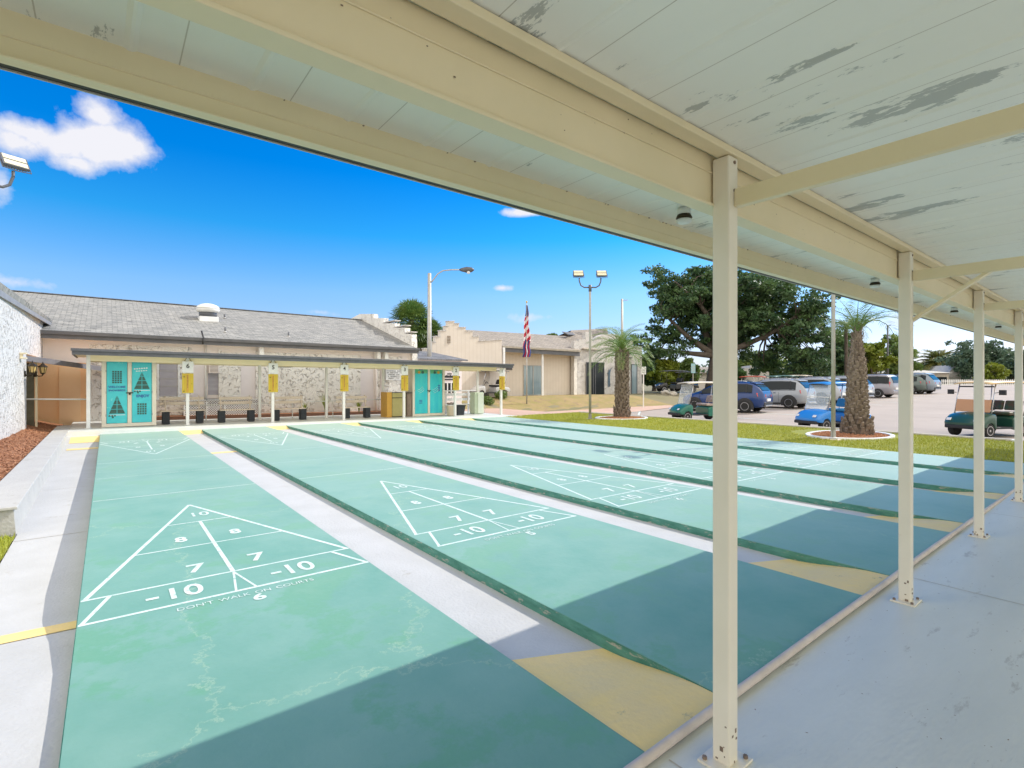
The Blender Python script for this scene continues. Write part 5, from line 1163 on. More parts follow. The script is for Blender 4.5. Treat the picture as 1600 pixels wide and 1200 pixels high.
    for i_, ((x0_, z0_, w0_), (x1_, z1_, w1_)) in enumerate(zip(chain, chain[1:])):
        f0 = .15 if i_ == 0 else 0; f1 = .9 if i_ == len(chain)-2 else 1
        A = Vector((x0_, w0_, z0_)); B = Vector((x1_, w1_, z1_)); p = A+(B-A)*f0; q = A+(B-A)*f1
        b.quad((p.x+.01,-p.y,p.z+.01),(q.x+.01,-q.y,q.z+.01),(q.x+.01,q.y,q.z+.01),(p.x+.01,p.y,p.z+.01))
    b.build('windscreen', glassm, t, smooth=True)
    for s_ in (1, -1):
        b = MB(); x_ = -l
        b.hexa([(x_-.04,s_*.42*w/.92,.85),(x_+.26,s_*w*.975,.88),(x_+.28,s_*w*.90,.92),(x_+.05,s_*.40*w/.92,.88),(x_-.02,s_*.42*w/.92,1.0),(x_+.32,s_*w*.965,1.08),(x_+.36,s_*w*.88,1.03),(x_+.08,s_*.40*w/.92,.98)] if kind != 'van' else [(x_-.0,s_*w*.70,.80),(x_+.14,s_*w*.935,.80),(x_+.16,s_*w*.86,.80),(x_+.05,s_*w*.66,.80),(x_+.03,s_*w*.72,1.18),(x_+.20,s_*w*.92,1.22),(x_+.2,s_*w*.84,1.22),(x_+.08,s_*w*.68,1.18)]); b.build('tail_light', 'tail', t, bevel=.012)
        b = MB(); b.hexa([(l-.30,s_*w*.80,.66),(l-.03,s_*w*.55,.62),(l-.06,s_*w*.5,.62),(l-.34,s_*w*.72,.66),(l-.36,s_*w*.82,.76),(l-.08,s_*w*.56,.72),(l-.12,s_*w*.5,.72),(l-.4,s_*w*.74,.76)]); b.build('headlight', 'lampclear', t, bevel=.01)
        b = MB(); b.hexa([(.98,s_*w*.96,1.0),(1.06,s_*w*.96,1.0),(1.06,s_*w*1.10,1.02),(.98,s_*w*1.10,1.02),(.98,s_*w*.96,1.10),(1.06,s_*w*.96,1.10),(1.06,s_*w*1.10,1.12),(.98,s_*w*1.10,1.12)]); b.build('wing_mirror', pm, t, bevel=.03)
        b = MB()
        for xd in (.62, -.38): b.box(xd-.32, s_*w*1.003, .90, xd-.16, s_*w*1.02, .93)
        b.build('door_handle', 'chrome', t)
        b = MB()
        for xd in (1.12, .12, -.86): b.bar((xd, s_*w*.995, .32), (xd, s_*w*.995, .94), .008, .012, (0,1,0))
        b.build('door_gap', 'trimblack', t)
        if clad:
            b = MB(); b.box(-.95, s_*w*.94, .20, .95, s_*w*1.005, .33); b.build('sill_cladding', 'trimblack', t, bevel=.015)
    rw = .345 if kind == 'suv' else .325; xf, xr = l-.86, -l+.90
    # wheel arches
    for x_ in (xf, xr):
        for s_ in (1, -1):
            n = 20; vs = []
            r1_ = rw*1.30 if clad else rw*1.14
            pts_ = [(x_+r1_*cos(a), rw+r1_*sin(a)) for a in [pi*(-.12)+pi*1.24*k/n for k in range(n+1)]]
            b = MB(); b.prism(pts_, (0, s_*w*.90, 0), (1,0,0), (0,0,1), (0, s_*w*.105, 0)); b.build('wheel_arch', 'trimblack', t)
    wheelset(t, ((xf, w*.905),(xf, -w*.905),(xr, w*.905),(xr, -w*.905)), rw, .23, rim, spokes)
    b = MB(); b.box(-l-.03,-w*.72,.36,-l+.14,w*.72,.58); b.build('rear_bumper', 'trimblack' if clad else pm, t, bevel=.04)
    b = MB(); b.box(-l-.045,-.26,.62,-l+.03,.26,.76); b.build('licence_plate', 'white', t, bevel=.004)
    if clad: b = MB(); b.box(-l-.05,-w*.55,.34,-l+.0,w*.55,.42); b.build('skid_plate', 'chrome', t, bevel=.01)
    if kind != 'van': b = MB(); b.hexa([(-l+.42,-w*.66,h-.13),(-l+.75,-w*.66,h-.05),(-l+.75,w*.66,h-.05),(-l+.42,w*.66,h-.13),(-l+.42,-w*.66,h-.09),(-l+.75,-w*.66,h-.0),(-l+.75,w*.66,h-.0),(-l+.42,w*.66,h-.09)]); b.build('roof_spoiler', pm, t, bevel=.01)
    for s_ in (1, -1): b = MB(); b.tube([(-l+.9,s_*w*.62,h-.0),(-l+1.1,s_*w*.64,h+.045),(-.0,s_*w*.64,h+.045),(.15,s_*w*.63,h-.02)],.018,6); b.build('roof_rail', 'chrome' if clad else 'trimblack', t, smooth=True)
    return t
blue = paint('car_blue', (.0,.03,.15)); silv = mat('car_silver', (.30,.32,.35), rough=.38, metal=.1, coat=.5); whit = mat('car_white', (.34,.36,.39), rough=.38, metal=.1, coat=.5); lav = mat('car_silver_warm', (.28,.27,.30), rough=.38, metal=.1, coat=.5); gryb = mat('car_blue_grey', (.20,.24,.29), rough=.38, metal=.1, coat=.5); grn = mat('car_grey_green', (.10,.13,.12), rough=.38, metal=.1, coat=.5)
def cpos(u, v, d): p = at(u, v, d); return Vector((p.x, p.y, max(H(p.x, p.y), -1)+.012))
car('bright blue car with black cladding, partly behind the nearest canopy post', cpos(1134, 640, 29.5), AZ(-8), blue, L_=4.55, Hc=1.66, spokes=5)
car('silver car with black wheel arches just right of the blue car', cpos(1204, 633, 32.0), AZ(-2), silv, L_=4.65, Hc=1.72, spokes=10)
car('white-silver car between the silver car and the blue golf cart roof', cpos(1258, 630, 34.5), AZ(2), whit, L_=4.6, Hc=1.72)
car('pale silver car seen above the blue golf cart roof', cpos(1303, 627, 37.5), AZ(3), whit, L_=4.6, Hc=1.70)
car('silver minivan right of the shaggy palm trunk', cpos(1343, 620, 41.5), AZ(4), lav, 'van', L_=5.1, W=1.95, Hc=1.76, clad=False, spokes=9, rim='chrome')
car('grey-green car mostly hidden by the second canopy post', cpos(1400, 617, 46), AZ(4), grn, L_=4.7, Hc=1.62, clad=False)
car('blue-grey car at the right end of the row, right of the second canopy post', cpos(1413, 615, 46.0), AZ(5), gryb, L_=4.8, W=1.9, Hc=1.75, spokes=6)
# ------------------------------------------------------------------ light poles, street lamp, flag, signs
def flood(t, c, rz, tilt, w=.42, h=.30):
    m_ = Matrix.Translation(c) @ Matrix.Rotation(rz, 4, 'Z') @ Matrix.Rotation(tilt, 4, 'X')
    def put(b): b.v = [tuple(m_ @ Vector(v)) for v in b.v]; return b
    b = MB(); b.box(-w/2,-.01,-h/2,w/2,.05,h/2); b.box(-w/2+.03,.05,-h/2+.03,w/2-.03,.09,h/2-.03); 
    for i in range(8): b.box(-w/2+.04+i*(w-.08)/8,.09,-h/2+.04,-w/2+.05+i*(w-.08)/8,.13,h/2-.04)
    o = put(b).build('lamp_housing', 'darkmetal', t)
    b = MB()
    for k_ in (0, 1): b.box(-w/2+.025,-.018,-h/2+.02+k_*h/2,w/2-.025,-.011,-.012+k_*h/2)
    put(b).build('lamp_face', 'ledface', o)
    b = MB(); b.tube([(-w/2-.015,.03,0),(-w/2-.015,.03,-h/2-.06),(0,.03,-h/2-.09),(w/2+.015,.03,-h/2-.06),(w/2+.015,.03,0)],.010,6); put(b).build('yoke', 'darkmetal', t)
def pole(label, base, zt, arm=.42, rz=0, r=.055, cat='light pole', block=True, top=True):
    t = T('light_pole', label, cat, base, 0, 'floodlight poles by the courts'); h = zt-base.z
    b = MB(); b.tube([(0,0,0),(0,0,h-.5),(0,0,h-.45)], [r,r*.8,r*.7], 12); b.build('pole', 'galv', t, smooth=True)
    b = MB(); b.box(-.14,-.14,-.02,.14,.14,.02); b.box(-.05,-.05,.02,.05,.05,.22) ; b.build('base_plate', 'galv', t, bevel=.01)
    c_, s_ = cos(rz), sin(rz)
    b = MB(); b.cyl((0,0,h-.55),(0,0,h-.28),.065,n=12); b.build('collar', 'darkmetal', t, smooth=True)
    for q in (-1, 1):
        b = MB(); b.tube([(0,0,h-.38),(q*arm*.55*c_,q*arm*.55*s_,h-.38),(q*arm*.85*c_,q*arm*.85*s_,h-.30),(q*arm*c_,q*arm*s_,h-.12),(q*arm*c_,q*arm*s_,h)],.028,8); b.build('arm', 'darkmetal', t, smooth=True)
        flood(t, (q*arm*1.08*c_, q*arm*1.08*s_, h+.20), rz, R(-35))
    return t
b0 = at(922, 655, 21.3); b0.z = vz(b0.x, b0.y)
pole('tall twin floodlight pole on the verge beside the shorter palm', b0, at(922, 425, 21.3).z-.25, .44, -YAW)
b1_ = at(1302, 685, 14.0); b1_.z = -.06
pole('tall twin floodlight pole rising past the shaggy palm, top hidden by the canopy', b1_, 5.85, .44, R(-100))
t = T('pole_footing', 'rust-stained concrete footing block at the foot of the pole by the shaggy palm', 'footing', (b1_.x, b1_.y, -.1))
b = MB(); b.box(-.24,-.22,-.1,.24,.22,.035); b.build('block', 'pipe', t, bevel=.015)
pz = at(-17, 225, 10.2)
t = pole('floodlight pole at the far left, only its lamp heads in view', Vector((pz.x, pz.y, -.2)), 5.72, .36, R(25))
# street lamp
p = at(671, 640, 29.5); hz = at(671, 427, 29.5).z
t = T('street_lamp', 'tall concrete street lamp with a curved arm behind the shelter', 'street lamp', (p.x, p.y, 0))
b = MB(); b.tube([(0,0,-.2),(0,0,hz)],[.15,.10],12); b.build('pole', 'galv', t, smooth=True)
ux_ = Vector((RT[0], RT[1], 0)); s_ = 29.5/F
b = MB(); b.tube([ux_*(3*s_)+Vector((0,0,hz-14*s_)), ux_*(7*s_)+Vector((0,0,hz-9*s_)), ux_*(13*s_)+Vector((0,0,hz-1*s_)), ux_*(21*s_)+Vector((0,0,hz+4*s_)), ux_*(34*s_)+Vector((0,0,hz+5.5*s_)), ux_*(48*s_)+Vector((0,0,hz+5.5*s_))],.035,8); b.build('arm', 'galv', t, smooth=True)
b = MB(); c0 = Vector((0,0,hz+5.5*s_)); b.tube([c0+ux_*(47*s_), c0+ux_*(50*s_), c0+ux_*(58*s_), c0+ux_*(66*s_), c0+ux_*(70*s_)],[.05,.10,.17,.14,.03],10); b.build('lamp_head', 'darkmetal', t, smooth=True)
b = MB(); b.lathe([(.12,0),(.10,-.10),(.03,-.13)], tuple(c0+ux_*(61*s_)+Vector((0,0,-.10))), 12); b.build('lamp_lens', 'lampclear', t, smooth=True)
# flag
d = 33.0; p = at(823, 634, d); s_ = d/F
t = T('flagpole', 'slim flagpole with a drooping striped flag on the dry lawn before the hall', 'flagpole', (p.x, p.y, H(p.x, p.y)-.05))
zt = at(824, 473, d).z-t.location.z
b = MB(); b.tube([(0,0,0),(0,0,2.2),(0,0,zt)],[.045,.04,.025],10); b.build('pole', 'galv', t, smooth=True)
b = MB(); b.lathe([(.01,-.07),(.05,-.04),(.06,0),(.05,.04),(.01,.07)], (0,0,zt+.05), 12); b.build('finial', 'gold', t, smooth=True)
# two drooping cloths: folds as a pleated column; stripes as separate bands on the same sheet
def cloth(z0, z1, wtop, wbot, ph, colfn, parent, name, nrow=36, nfold=22, lean=0):
    cols = {}
    for i in range(nrow):
        for j in range(nfold):
            P4 = []
            for di, dj in ((0,0),(0,1),(1,1),(1,0)):
                f = (i+di)/nrow; gx = (j+dj)/nfold; z = z1+(z0-z1)*f; wd = wtop+(wbot-wtop)*f
                x = (-.5+gx)*wd+lean*f+.03*sin(f*9+ph); y = .07*sin(gx*pi*5+ph+f*3)*min(1, .3+f)
                P4.append(ux_*x+Vector((0,0,z))+Vector((FW[0],FW[1],0))*y)
            cols.setdefault(colfn(i/nrow, j/nfold), []).append(P4)
    first = None
    for c_, qs in cols.items():
        b = MB(); b.raw = True
        for q in qs: b.quad(*q)
        o = b.build(name if first is None else 'flag_stripes', c_, parent if first is None else first, smooth=True); first = first or o
    return first
zf = lambda v: at(824, v, d).z-t.location.z
fl = lambda f, g_: 'fblue' if f < .30 and g_ < .9 else ('red' if int((f*9+g_*1.6)) % 2 else 'fwhite')
cloth(zf(533), zf(477), .12, .46, 0, fl, t, 'flag')
cloth(zf(558), zf(531), .40, .50, 1.4, lambda f, g_: 'red' if int(g_*7+f*2) % 3 == 0 else ('fwhite' if int(g_*9) == 4 else 'fblue'), t, 'lower_flag')
# utility pole behind the hall and path signs
p = at(972, 560, 70); t = T('utility_pole', 'thin grey pole with a short arm above the hall corner', 'pole', (p.x, p.y, 0)); s_ = 70/F
b = MB(); b.tube([(0,0,0),(0,0,at(972,467,70).z)],[.2,.14],8); b.build('pole', 'galv', t, smooth=True)
b = MB(); b.bar(Vector((0,0,at(972,469,70).z)), ux_*(9*s_)+Vector((0,0,at(972,469,70).z)), .06,.08); b.build('arm', 'galv', t)
for i, (u, v0, v1, d, w_, lab, mm) in enumerate(((1005.5, 573, 585, 33, .30, 'small white sign on a pale post at the corner of the hall', 'white'),(1083, 568, 583, 44, .36, 'pale blue parking sign on a post beside the oak trunk', mat('pale_blue_sign', (.30,.50,.55), rough=.4)))):
    p = at(u, 620 if i == 0 else 612, d); zg = H(p.x, p.y); z1 = at(u, v0, d).z; z0 = at(u, v1, d).z
    t = T('post_sign', lab, 'sign', (p.x, p.y, zg), -YAW, 'signs on posts by the parking lot')
    b = MB(); b.box(-.03,.0,-.1,.03,.05,z1-zg-.02); b.build('post', 'galv' if i else 'wpost', t)
    b = MB(); b.box(-w_/2,-.03,z0-zg,w_/2,-.005,z1-zg); b.build('sign_panel', mm, t, bevel=.004)
    b = MB(); zz = z0-zg; hh = z1-z0
    for r_ in range(3): b.box(-w_*.36,-.036,zz+hh*(.2+.22*r_),w_*.36,-.031,zz+hh*(.27+.22*r_))
    b.build('sign_marks', 'galv', t)
# ------------------------------------------------------------------ vegetation
def leafq(b, c, s, rs, up=.5):
    n = Vector((rs.gauss(0,1), rs.gauss(0,1), rs.gauss(0,1)+up)).normalized(); a = n.orthogonal().normalized(); a = (Matrix.Rotation(rs.random()*6.3, 3, n) @ a); c2 = n.cross(a); l, w = s*(.7+.6*rs.random()), s*.45
    b.v += [tuple(c-a*l), tuple(c+c2*w), tuple(c+a*l), tuple(c-c2*w)]; k = len(b.v); b.f.append((k-4, k-3, k-2, k-1))
def clump(b, c, r, n, s, rs, flat=.6):
    for i in range(n):
        v = Vector((rs.gauss(0,1), rs.gauss(0,1), rs.gauss(0,1))).normalized()*(rs.random()**.45)*r
        v.z *= flat; leafq(b, c+v, s, rs)
def bez(p0, p1, rs, n=5, wob=.15, sag=.0):
    L_ = (p1-p0).length; out = []
    o1 = Vector((rs.gauss(0,1), rs.gauss(0,1), rs.gauss(0,.6)))*wob*L_
    for i in range(n+1):
        f = i/n; out.append(p0.lerp(p1, f)+o1*sin(pi*f)+Vector((0,0,-sag*L_*sin(pi*f))))
    return out
def tree(name, label, base, th, crown, nclump, cr_, nl, ls, leaf, seed, trunk_r, group=None, cat='tree', fork=None, flat=.65, hollow=.35, zmin=-9, bark='bark', sub=3, lean=(0,0)):
    """crown: list of (cx,cy,cz, rx,ry,rz) ellipsoids relative to the base"""
    rs = random.Random(seed); t = T(name, label, cat, base, 0, group)
    fork = fork or 5; top = Vector((lean[0], lean[1], th))
    tr = MB(); tp_ = [Vector((0,0,-.2)), Vector((lean[0]*.2, lean[1]*.2, th*.35)), Vector((lean[0]*.6, lean[1]*.6, th*.7)), top]
    tr.tube(tp_, [trunk_r*1.35, trunk_r, trunk_r*.85, trunk_r*.8], 12); tr.build('trunk', bark, t, smooth=True)
    br = MB(); lf = MB(); lf.raw = True; cl = []
    tot = sum(e[3]*e[4]*e[5] for e in crown)
    for e in crown:
        for i in range(max(1, int(nclump*e[3]*e[4]*e[5]/tot))):
            for _ in range(20):
                v = Vector((rs.gauss(0,1), rs.gauss(0,1), rs.gauss(0,1))).normalized()*(hollow+(1-hollow)*rs.random()**.6)
                c = Vector((e[0]+v.x*e[3], e[1]+v.y*e[4], e[2]+v.z*e[5]))
                if c.z > zmin: break
            cl.append(c)
    heads = []
    for i in range(fork):
        e = crown[i % len(crown)]; a = 2*pi*i/fork+rs.random()
        h = Vector((e[0]+cos(a)*e[3]*.5, e[1]+sin(a)*e[4]*.5, e[2]+rs.uniform(-.3,.25)*e[5])); pts_ = bez(top, h, rs, 6, .12); heads.append(pts_)
        br.tube(pts_, [trunk_r*(.6-.4*k/6) for k in range(7)], 8)
    for c in cl:
        best = min(((q-c).length+.3*(q-top).length*0, hi, qi) for hi, hp in enumerate(heads) for qi, q in enumerate(hp) if qi > 1)
        hp = heads[best[1]]; q = hp[best[2]]; pts_ = bez(q, c, rs, 4, .16); r0 = trunk_r*.16
        br.tube(pts_, [r0, r0*.75, r0*.55, r0*.4, r0*.2], 5, cap=False)
        clump(lf, c, cr_*(.7+.6*rs.random()), nl, ls, rs, flat)
        for k in range(sub):
            c3 = c+Vector((rs.gauss(0,1), rs.gauss(0,1), rs.gauss(0,.5)))*cr_*.72; clump(lf, c3, cr_*.45, int(nl*.3), ls, rs, flat)
            br.tube([c, c3], [r0*.25, r0*.1], 4, cap=False)
    cn = MB(); br.build('limbs', bark, t, smooth=True); lf.build('crown', leaf, t)
    return t
# big oak
d = 50; p = at(1112, 612, d); s_ = d/F
base = Vector((p.x, p.y, H(p.x, p.y)-.1))
def rel(u, v, dd): q = at(u, v, dd); return q-base
cs = []
for u, v, dd, rr, rz_ in ((1040,432,50,1.6,1.0),(1095,470,50,3.6,2.6),(1150,470,50,4.6,3.2),(1060,500,50,3.2,2.6),(1060,450,51,2.6,1.5),(1215,490,50,4.2,2.8),(1120,430,51,2.6,1.3),(1190,450,52,3.6,1.6),(1025,545,49,2.2,1.5),(1255,540,49,2.8,2.2),(1140,530,52,3.6,1.8),(1260,490,50,1.7,1.3),(1030,572,49,2.0,1.1),(1235,572,50,2.6,1.1),(1180,560,51,2.6,1.1),(1290,560,50,1.6,1.1)):
    q = rel(u, v, dd); cs.append((q.x, q.y, q.z, rr, rr, rz_))
tree('oak_tree', 'huge dark spreading oak beyond the parking lot, behind the nearest canopy post', base, 3.6, cs, 235, 1.05, 160, .18, 'oakleaf', 11, .55, fork=9, flat=.6, hollow=.25, lean=(-.4,-.6), sub=4)
# background trees
def bgt(label, u, vt, vb, uw, d, leaf, seed, nclump=26, nl=150, ls=.27, cat='tree', group='background trees beyond the lot', tr_=.25, kind='broadleaf_tree'):
    base = at(u, 608, d); base.z = min(max(H(base.x, base.y), -.4), 1.0)-.1
    s_ = d/F; zt = at(u, vt, d).z-base.z; zb = max(.6, at(u, vb, d).z-base.z); rw = uw*s_/2*.80
    cz = (zt+zb)/2; rz_ = (zt-zb)/2*.85
    tree(kind, label, base, max(.5, zb*.9), [(0,0,cz,rw*1.1,rw,rz_),(rw*.45,0,cz-rz_*.3,rw*.6,rw*.6,rz_*.6),(-rw*.5,0,cz-rz_*.2,rw*.55,rw*.55,rz_*.7)], int(nclump*1.5), max(.5, rw*.34), nl, ls, leaf, seed, tr_, group, cat, fork=4, hollow=.3, sub=2)
bgt('dark green tree between the hall corner and the oak trunk', 1022, 545, 606, 58, 56, 'oakleaf', 21, 24)
bgt('rounded yellow-green bush right of the post sign at the hall corner', 1040, 558, 606, 36, 48, 'leafyellow', 22, 20, kind='willow_shrub')
bgt('small pale green tree behind the black golf carts', 1072, 558, 606, 42, 62, 'leafgreen', 23, 22)
bgt('broad mid-green tree low behind the silver cars, left part', 1185, 548, 602, 90, 75, 'leafgreen', 24, 34)
bgt('broad mid-green tree low behind the silver cars, right part', 1262, 545, 602, 90, 72, 'leafgreen', 25, 34)
bgt('dark tree with olive lights right of the oak, behind the light pole', 1300, 500, 600, 84, 58, 'oakleaf', 26, 36)
bgt('bright green tree right behind the shaggy palm', 1362, 522, 598, 60, 60, 'leafyellow', 27, 28)
bgt('tall green tree left of the second canopy post', 1395, 515, 598, 80, 75, 'leafgreen', 28, 34)
bgt('dark blue-green tree right of the date palm', 1528, 528, 600, 96, 82, 'leafblue', 29, 44, 120, .26)
bgt('bushy yellow-green shrub below the dark tree at the right', 1550, 568, 604, 44, 70, 'leafyellow', 30, 22, kind='broadleaf_shrub')
bgt('grey-green tree at the right edge of the view', 1592, 545, 604, 60, 76, 'leafblue', 31, 30)
bgt('distant green treetop above the hall roof', 860, 519, 545, 34, 70, 'leafgreen', 32, 14)
bgt('low dark hedge-like tree behind the row of carts', 1130, 575, 606, 90, 68, 'oakleaf', 33, 26)
bgt('rounded dark-green treetop mass between the palm and the dark tree', 1575, 560, 603, 60, 95, 'leafgreen', 34, 24)
# palms
def frond(b, o, az, el, L_, droop, nleaf, ll, w, rs, vee=.6, seg_=7):
    pts_ = []; dirh = Vector((cos(az), sin(az), 0)); a = el; p = Vector(o)
    for i in range(seg_+1):
        pts_.append(p.copy()); p = p+(dirh*cos(a)+Vector((0,0,sin(a))))*L_/seg_; a -= droop/seg_
    b.tube(pts_, [w*1.6*(1-.85*i/seg_) for i in range(seg_+1)], 4, cap=False)
    side = Vector((-sin(az), cos(az), 0))
    for k in range(nleaf):
        f = .14+.86*k/nleaf; x = f*seg_; i = min(int(x), seg_-1); q = pts_[i].lerp(pts_[i+1], x-i); dr = (pts_[i+1]-pts_[i]).normalized(); up = side.cross(dr)*-1
        l = ll*(.45+.55*sin(pi*min(1, f*.9+.12)))
        for s_ in (-1, 1):
            dd = (side*s_*.85+dr*.65+up*vee*(.5+.5*rs.random())+Vector((0,0,-.15*rs.random()))).normalized(); tip = q+dd*l+Vector((0,0,-l*.22)); mid = q+dd*l*.5
            n = dr*w*.9
            b.quad(q-n*.5, mid-n*.6, tip, mid+n*.6)
def fan(b, o, az, el, L_, rs, nl=22, R_=.9):
    d = Vector((cos(az)*cos(el), sin(az)*cos(el), sin(el))); h = Vector(o)+d*L_; b.tube([Vector(o), h], .02, 4, cap=False); s_ = Vector((-sin(az), cos(az), 0)); u_ = s_.cross(d)
    for k in range(nl):
        a = (-1+2*k/(nl-1))*2.2; dr = d*cos(a)+s_*sin(a); tip = h+dr*R_*(.8+.2*rs.random())+Vector((0,0,-.25*R_*rs.random())); m_ = h+dr*R_*.6; w = u_.cross(dr)*.0+(d*-sin(a)+s_*cos(a))*.035
        b.quad(h, m_-w, tip, m_+w)
def stubtrunk(t, h, r0, r1, n, rs, m1='palmbark', big=1.0, base_bulge=1.0, tp=1.0):
    rf = lambda f: (r0+(r1-r0)*min(f, .55)/.55)*(1 if f < .55 else 1-(1-tp)*sm((f-.55)/.45))
    b = MB(); pr_ = [(r0*1.15*base_bulge,-.1),(r0*1.2*base_bulge,.12),(r0*1.05,.4)]+[(rf(f), h*f) for f in (.2,.35,.5,.6,.7,.8,.9,.95)]+[(rf(1)*.6,h)]
    b.lathe(pr_, n=24); b.build('trunk', m1, t, smooth=True)
    b = MB()
    for i in range(n):
        f = i/n; z = .05+f*(h-.05); a = i*2.39996+rs.gauss(0,.06); r = rf(f)*(base_bulge*(1.12) if z < .5 else 1); c = Vector((cos(a)*r*.97, sin(a)*r*.97, z)); o_ = Vector((cos(a), sin(a), 0)); s_ = Vector((-sin(a), cos(a), 0))
        sc_ = big*(.45+.55*rf(f)/r0); L_ = (.085+.05*rs.random())*sc_; w = .075*sc_*(.8+.4*rs.random()); up = Vector((0,0,1)); k_ = rs.uniform(.5, 1.1)
        e = c+o_*L_*.75+up*L_*k_
        b.hexa([c-s_*w-up*.07*big, c-s_*w*.9+o_*.03-up*.09*big, c+s_*w*.9+o_*.03-up*.09*big, c+s_*w-up*.07*big, e-s_*w*.55-o_*.02+up*.03, e-s_*w*.45+o_*.01, e+s_*w*.45+o_*.01, e+s_*w*.55-o_*.02+up*.03])
    b.build('leaf_stubs', 'palmboot', t)
rs = random.Random(9)
p = at(972, 652, 22.0); base = Vector((p.x, p.y, -.10))
t = T('pindo_palm', 'short palm with grey-green feathery fronds in a ring bed beside the light pole', 'palm tree', base)
hh = at(972, 545, 22).z-base.z
stubtrunk(t, hh, .26, .235, 230, rs, big=.9, base_bulge=1.05)
b = MB(); b.raw = True
for i in range(36):
    f = i/36; el = R(88-75*f+rs.gauss(0,5)); frond(b, (0,0,hh-.05-.25*f), i*2.39996, el, 1.50+.35*rs.random(), 1.5+.9*rs.random(), 40, .38, .016, rs, .7)
b.build('fronds', 'frond', t)
p = at(1339, 681, 15.0); base = Vector((p.x, p.y, -.10))
t = T('shaggy_palm', 'thick palm with knobbly trunk and few upright fronds before the blue golf cart', 'palm tree', base)
hh = at(1345, 515, 15.0).z-base.z
stubtrunk(t, hh-.1, .265, .19, 330, rs, big=.98, base_bulge=1.22, tp=.38)
b = MB()
for i in range(60):
    a = rs.random()*6.28; z = hh-.9+.9*rs.random(); r = .15*(1-.75*((z-hh+.9)/.9)); L_ = .16+.14*rs.random(); o_ = Vector((cos(a), sin(a), 0)); b.bar(Vector((cos(a)*r*.8, sin(a)*r*.8, z)), Vector((cos(a)*r*.8, sin(a)*r*.8, z))+o_*.10+Vector((0,0,L_)), .035, .012, o_)
b.build('frond_bases', 'palmboot', t)
b = MB(); b.raw = True
for az_, el_, L_, dr_ in ((0.2,85,1.25,.5),(1.4,80,1.2,.6),(2.6,72,1.4,1.6),(3.4,60,1.5,2.3),(4.3,76,1.2,1.0),(5.2,62,1.6,2.2),(5.9,55,1.8,2.3),(.9,60,1.5,2.2),(2.1,58,1.4,2.2),(6.1,70,1.6,1.8),(-.8,66,1.8,2.0),(3.9,66,1.3,2.1)):
    frond(b, (0,0,hh-.15), az_, R(el_), L_, dr_, 26, .45, .016, rs, .45)
b.build('fronds', 'frondg', t)
p = at(645, 640, 36); base = Vector((p.x, p.y, 0)); s_ = 36/F
for i, (u, vc, r_, d, lab) in enumerate(((643,500,1.75,36,'full round fan palm rising behind the stepped parapet, left of the street lamp'),(669,520,1.35,37,'lower fan palm crown directly behind the street lamp pole'))):
    p = at(u, 640, d); zc_ = at(u, vc, d).z; t = T('cabbage_palm', lab, 'palm tree', (p.x, p.y, 0), 0, 'fan palms between the buildings')
    b = MB(); b.tube([(0,0,0),(0,0,zc_)],.17,10); b.build('trunk', 'palmbark', t, smooth=True)
    b = MB(); b.raw = True
    for k in range(95): fan(b, (0,0,zc_-.2), k*2.39996, R(85-135*(k/95)), r_*.55, rs, 18, r_*.55)
    b.build('crown', 'frondg', t)
d = 92; p = at(1467, 606, d); base = Vector((p.x, p.y, .6)); t = T('date_palm', 'round-headed date palm on its own beyond the lot, between the second and third posts', 'palm tree', base); s_ = d/F
hh = at(1467, 575, d).z-.6
b = MB(); b.tube([(0,0,-.3),(0,0,hh*.6),(0,0,hh+.3)],[.8,.9,1.4],12); b.build('trunk', 'palmbark', t, smooth=True)
b = MB(); b.raw = True
for i in range(44): frond(b, (0,0,hh+.6), i*2.39996, R(85-95*i/44), 4.2, 1.6, 30, 1.1, .13, rs, .35)
b.build('fronds', 'frondy', t)
p = at(1322, 560, 50); t = T('queen_palm', 'drooping feathery palm fronds just left of the shaggy palm, farther back', 'palm tree', (p.x, p.y, 0))
hh = at(1325, 515, 50).z
b = MB(); b.tube([(0,0,0),(0,0,hh)],.16,8); b.build('trunk', 'palmbark', t, smooth=True)
b = MB(); b.raw = True
for i in range(22): frond(b, (0,0,hh), i*2.39996, R(75-70*i/22), 2.6, 2.2, 26, .8, .03, rs, .1)
b.build('fronds', 'frondg', t)
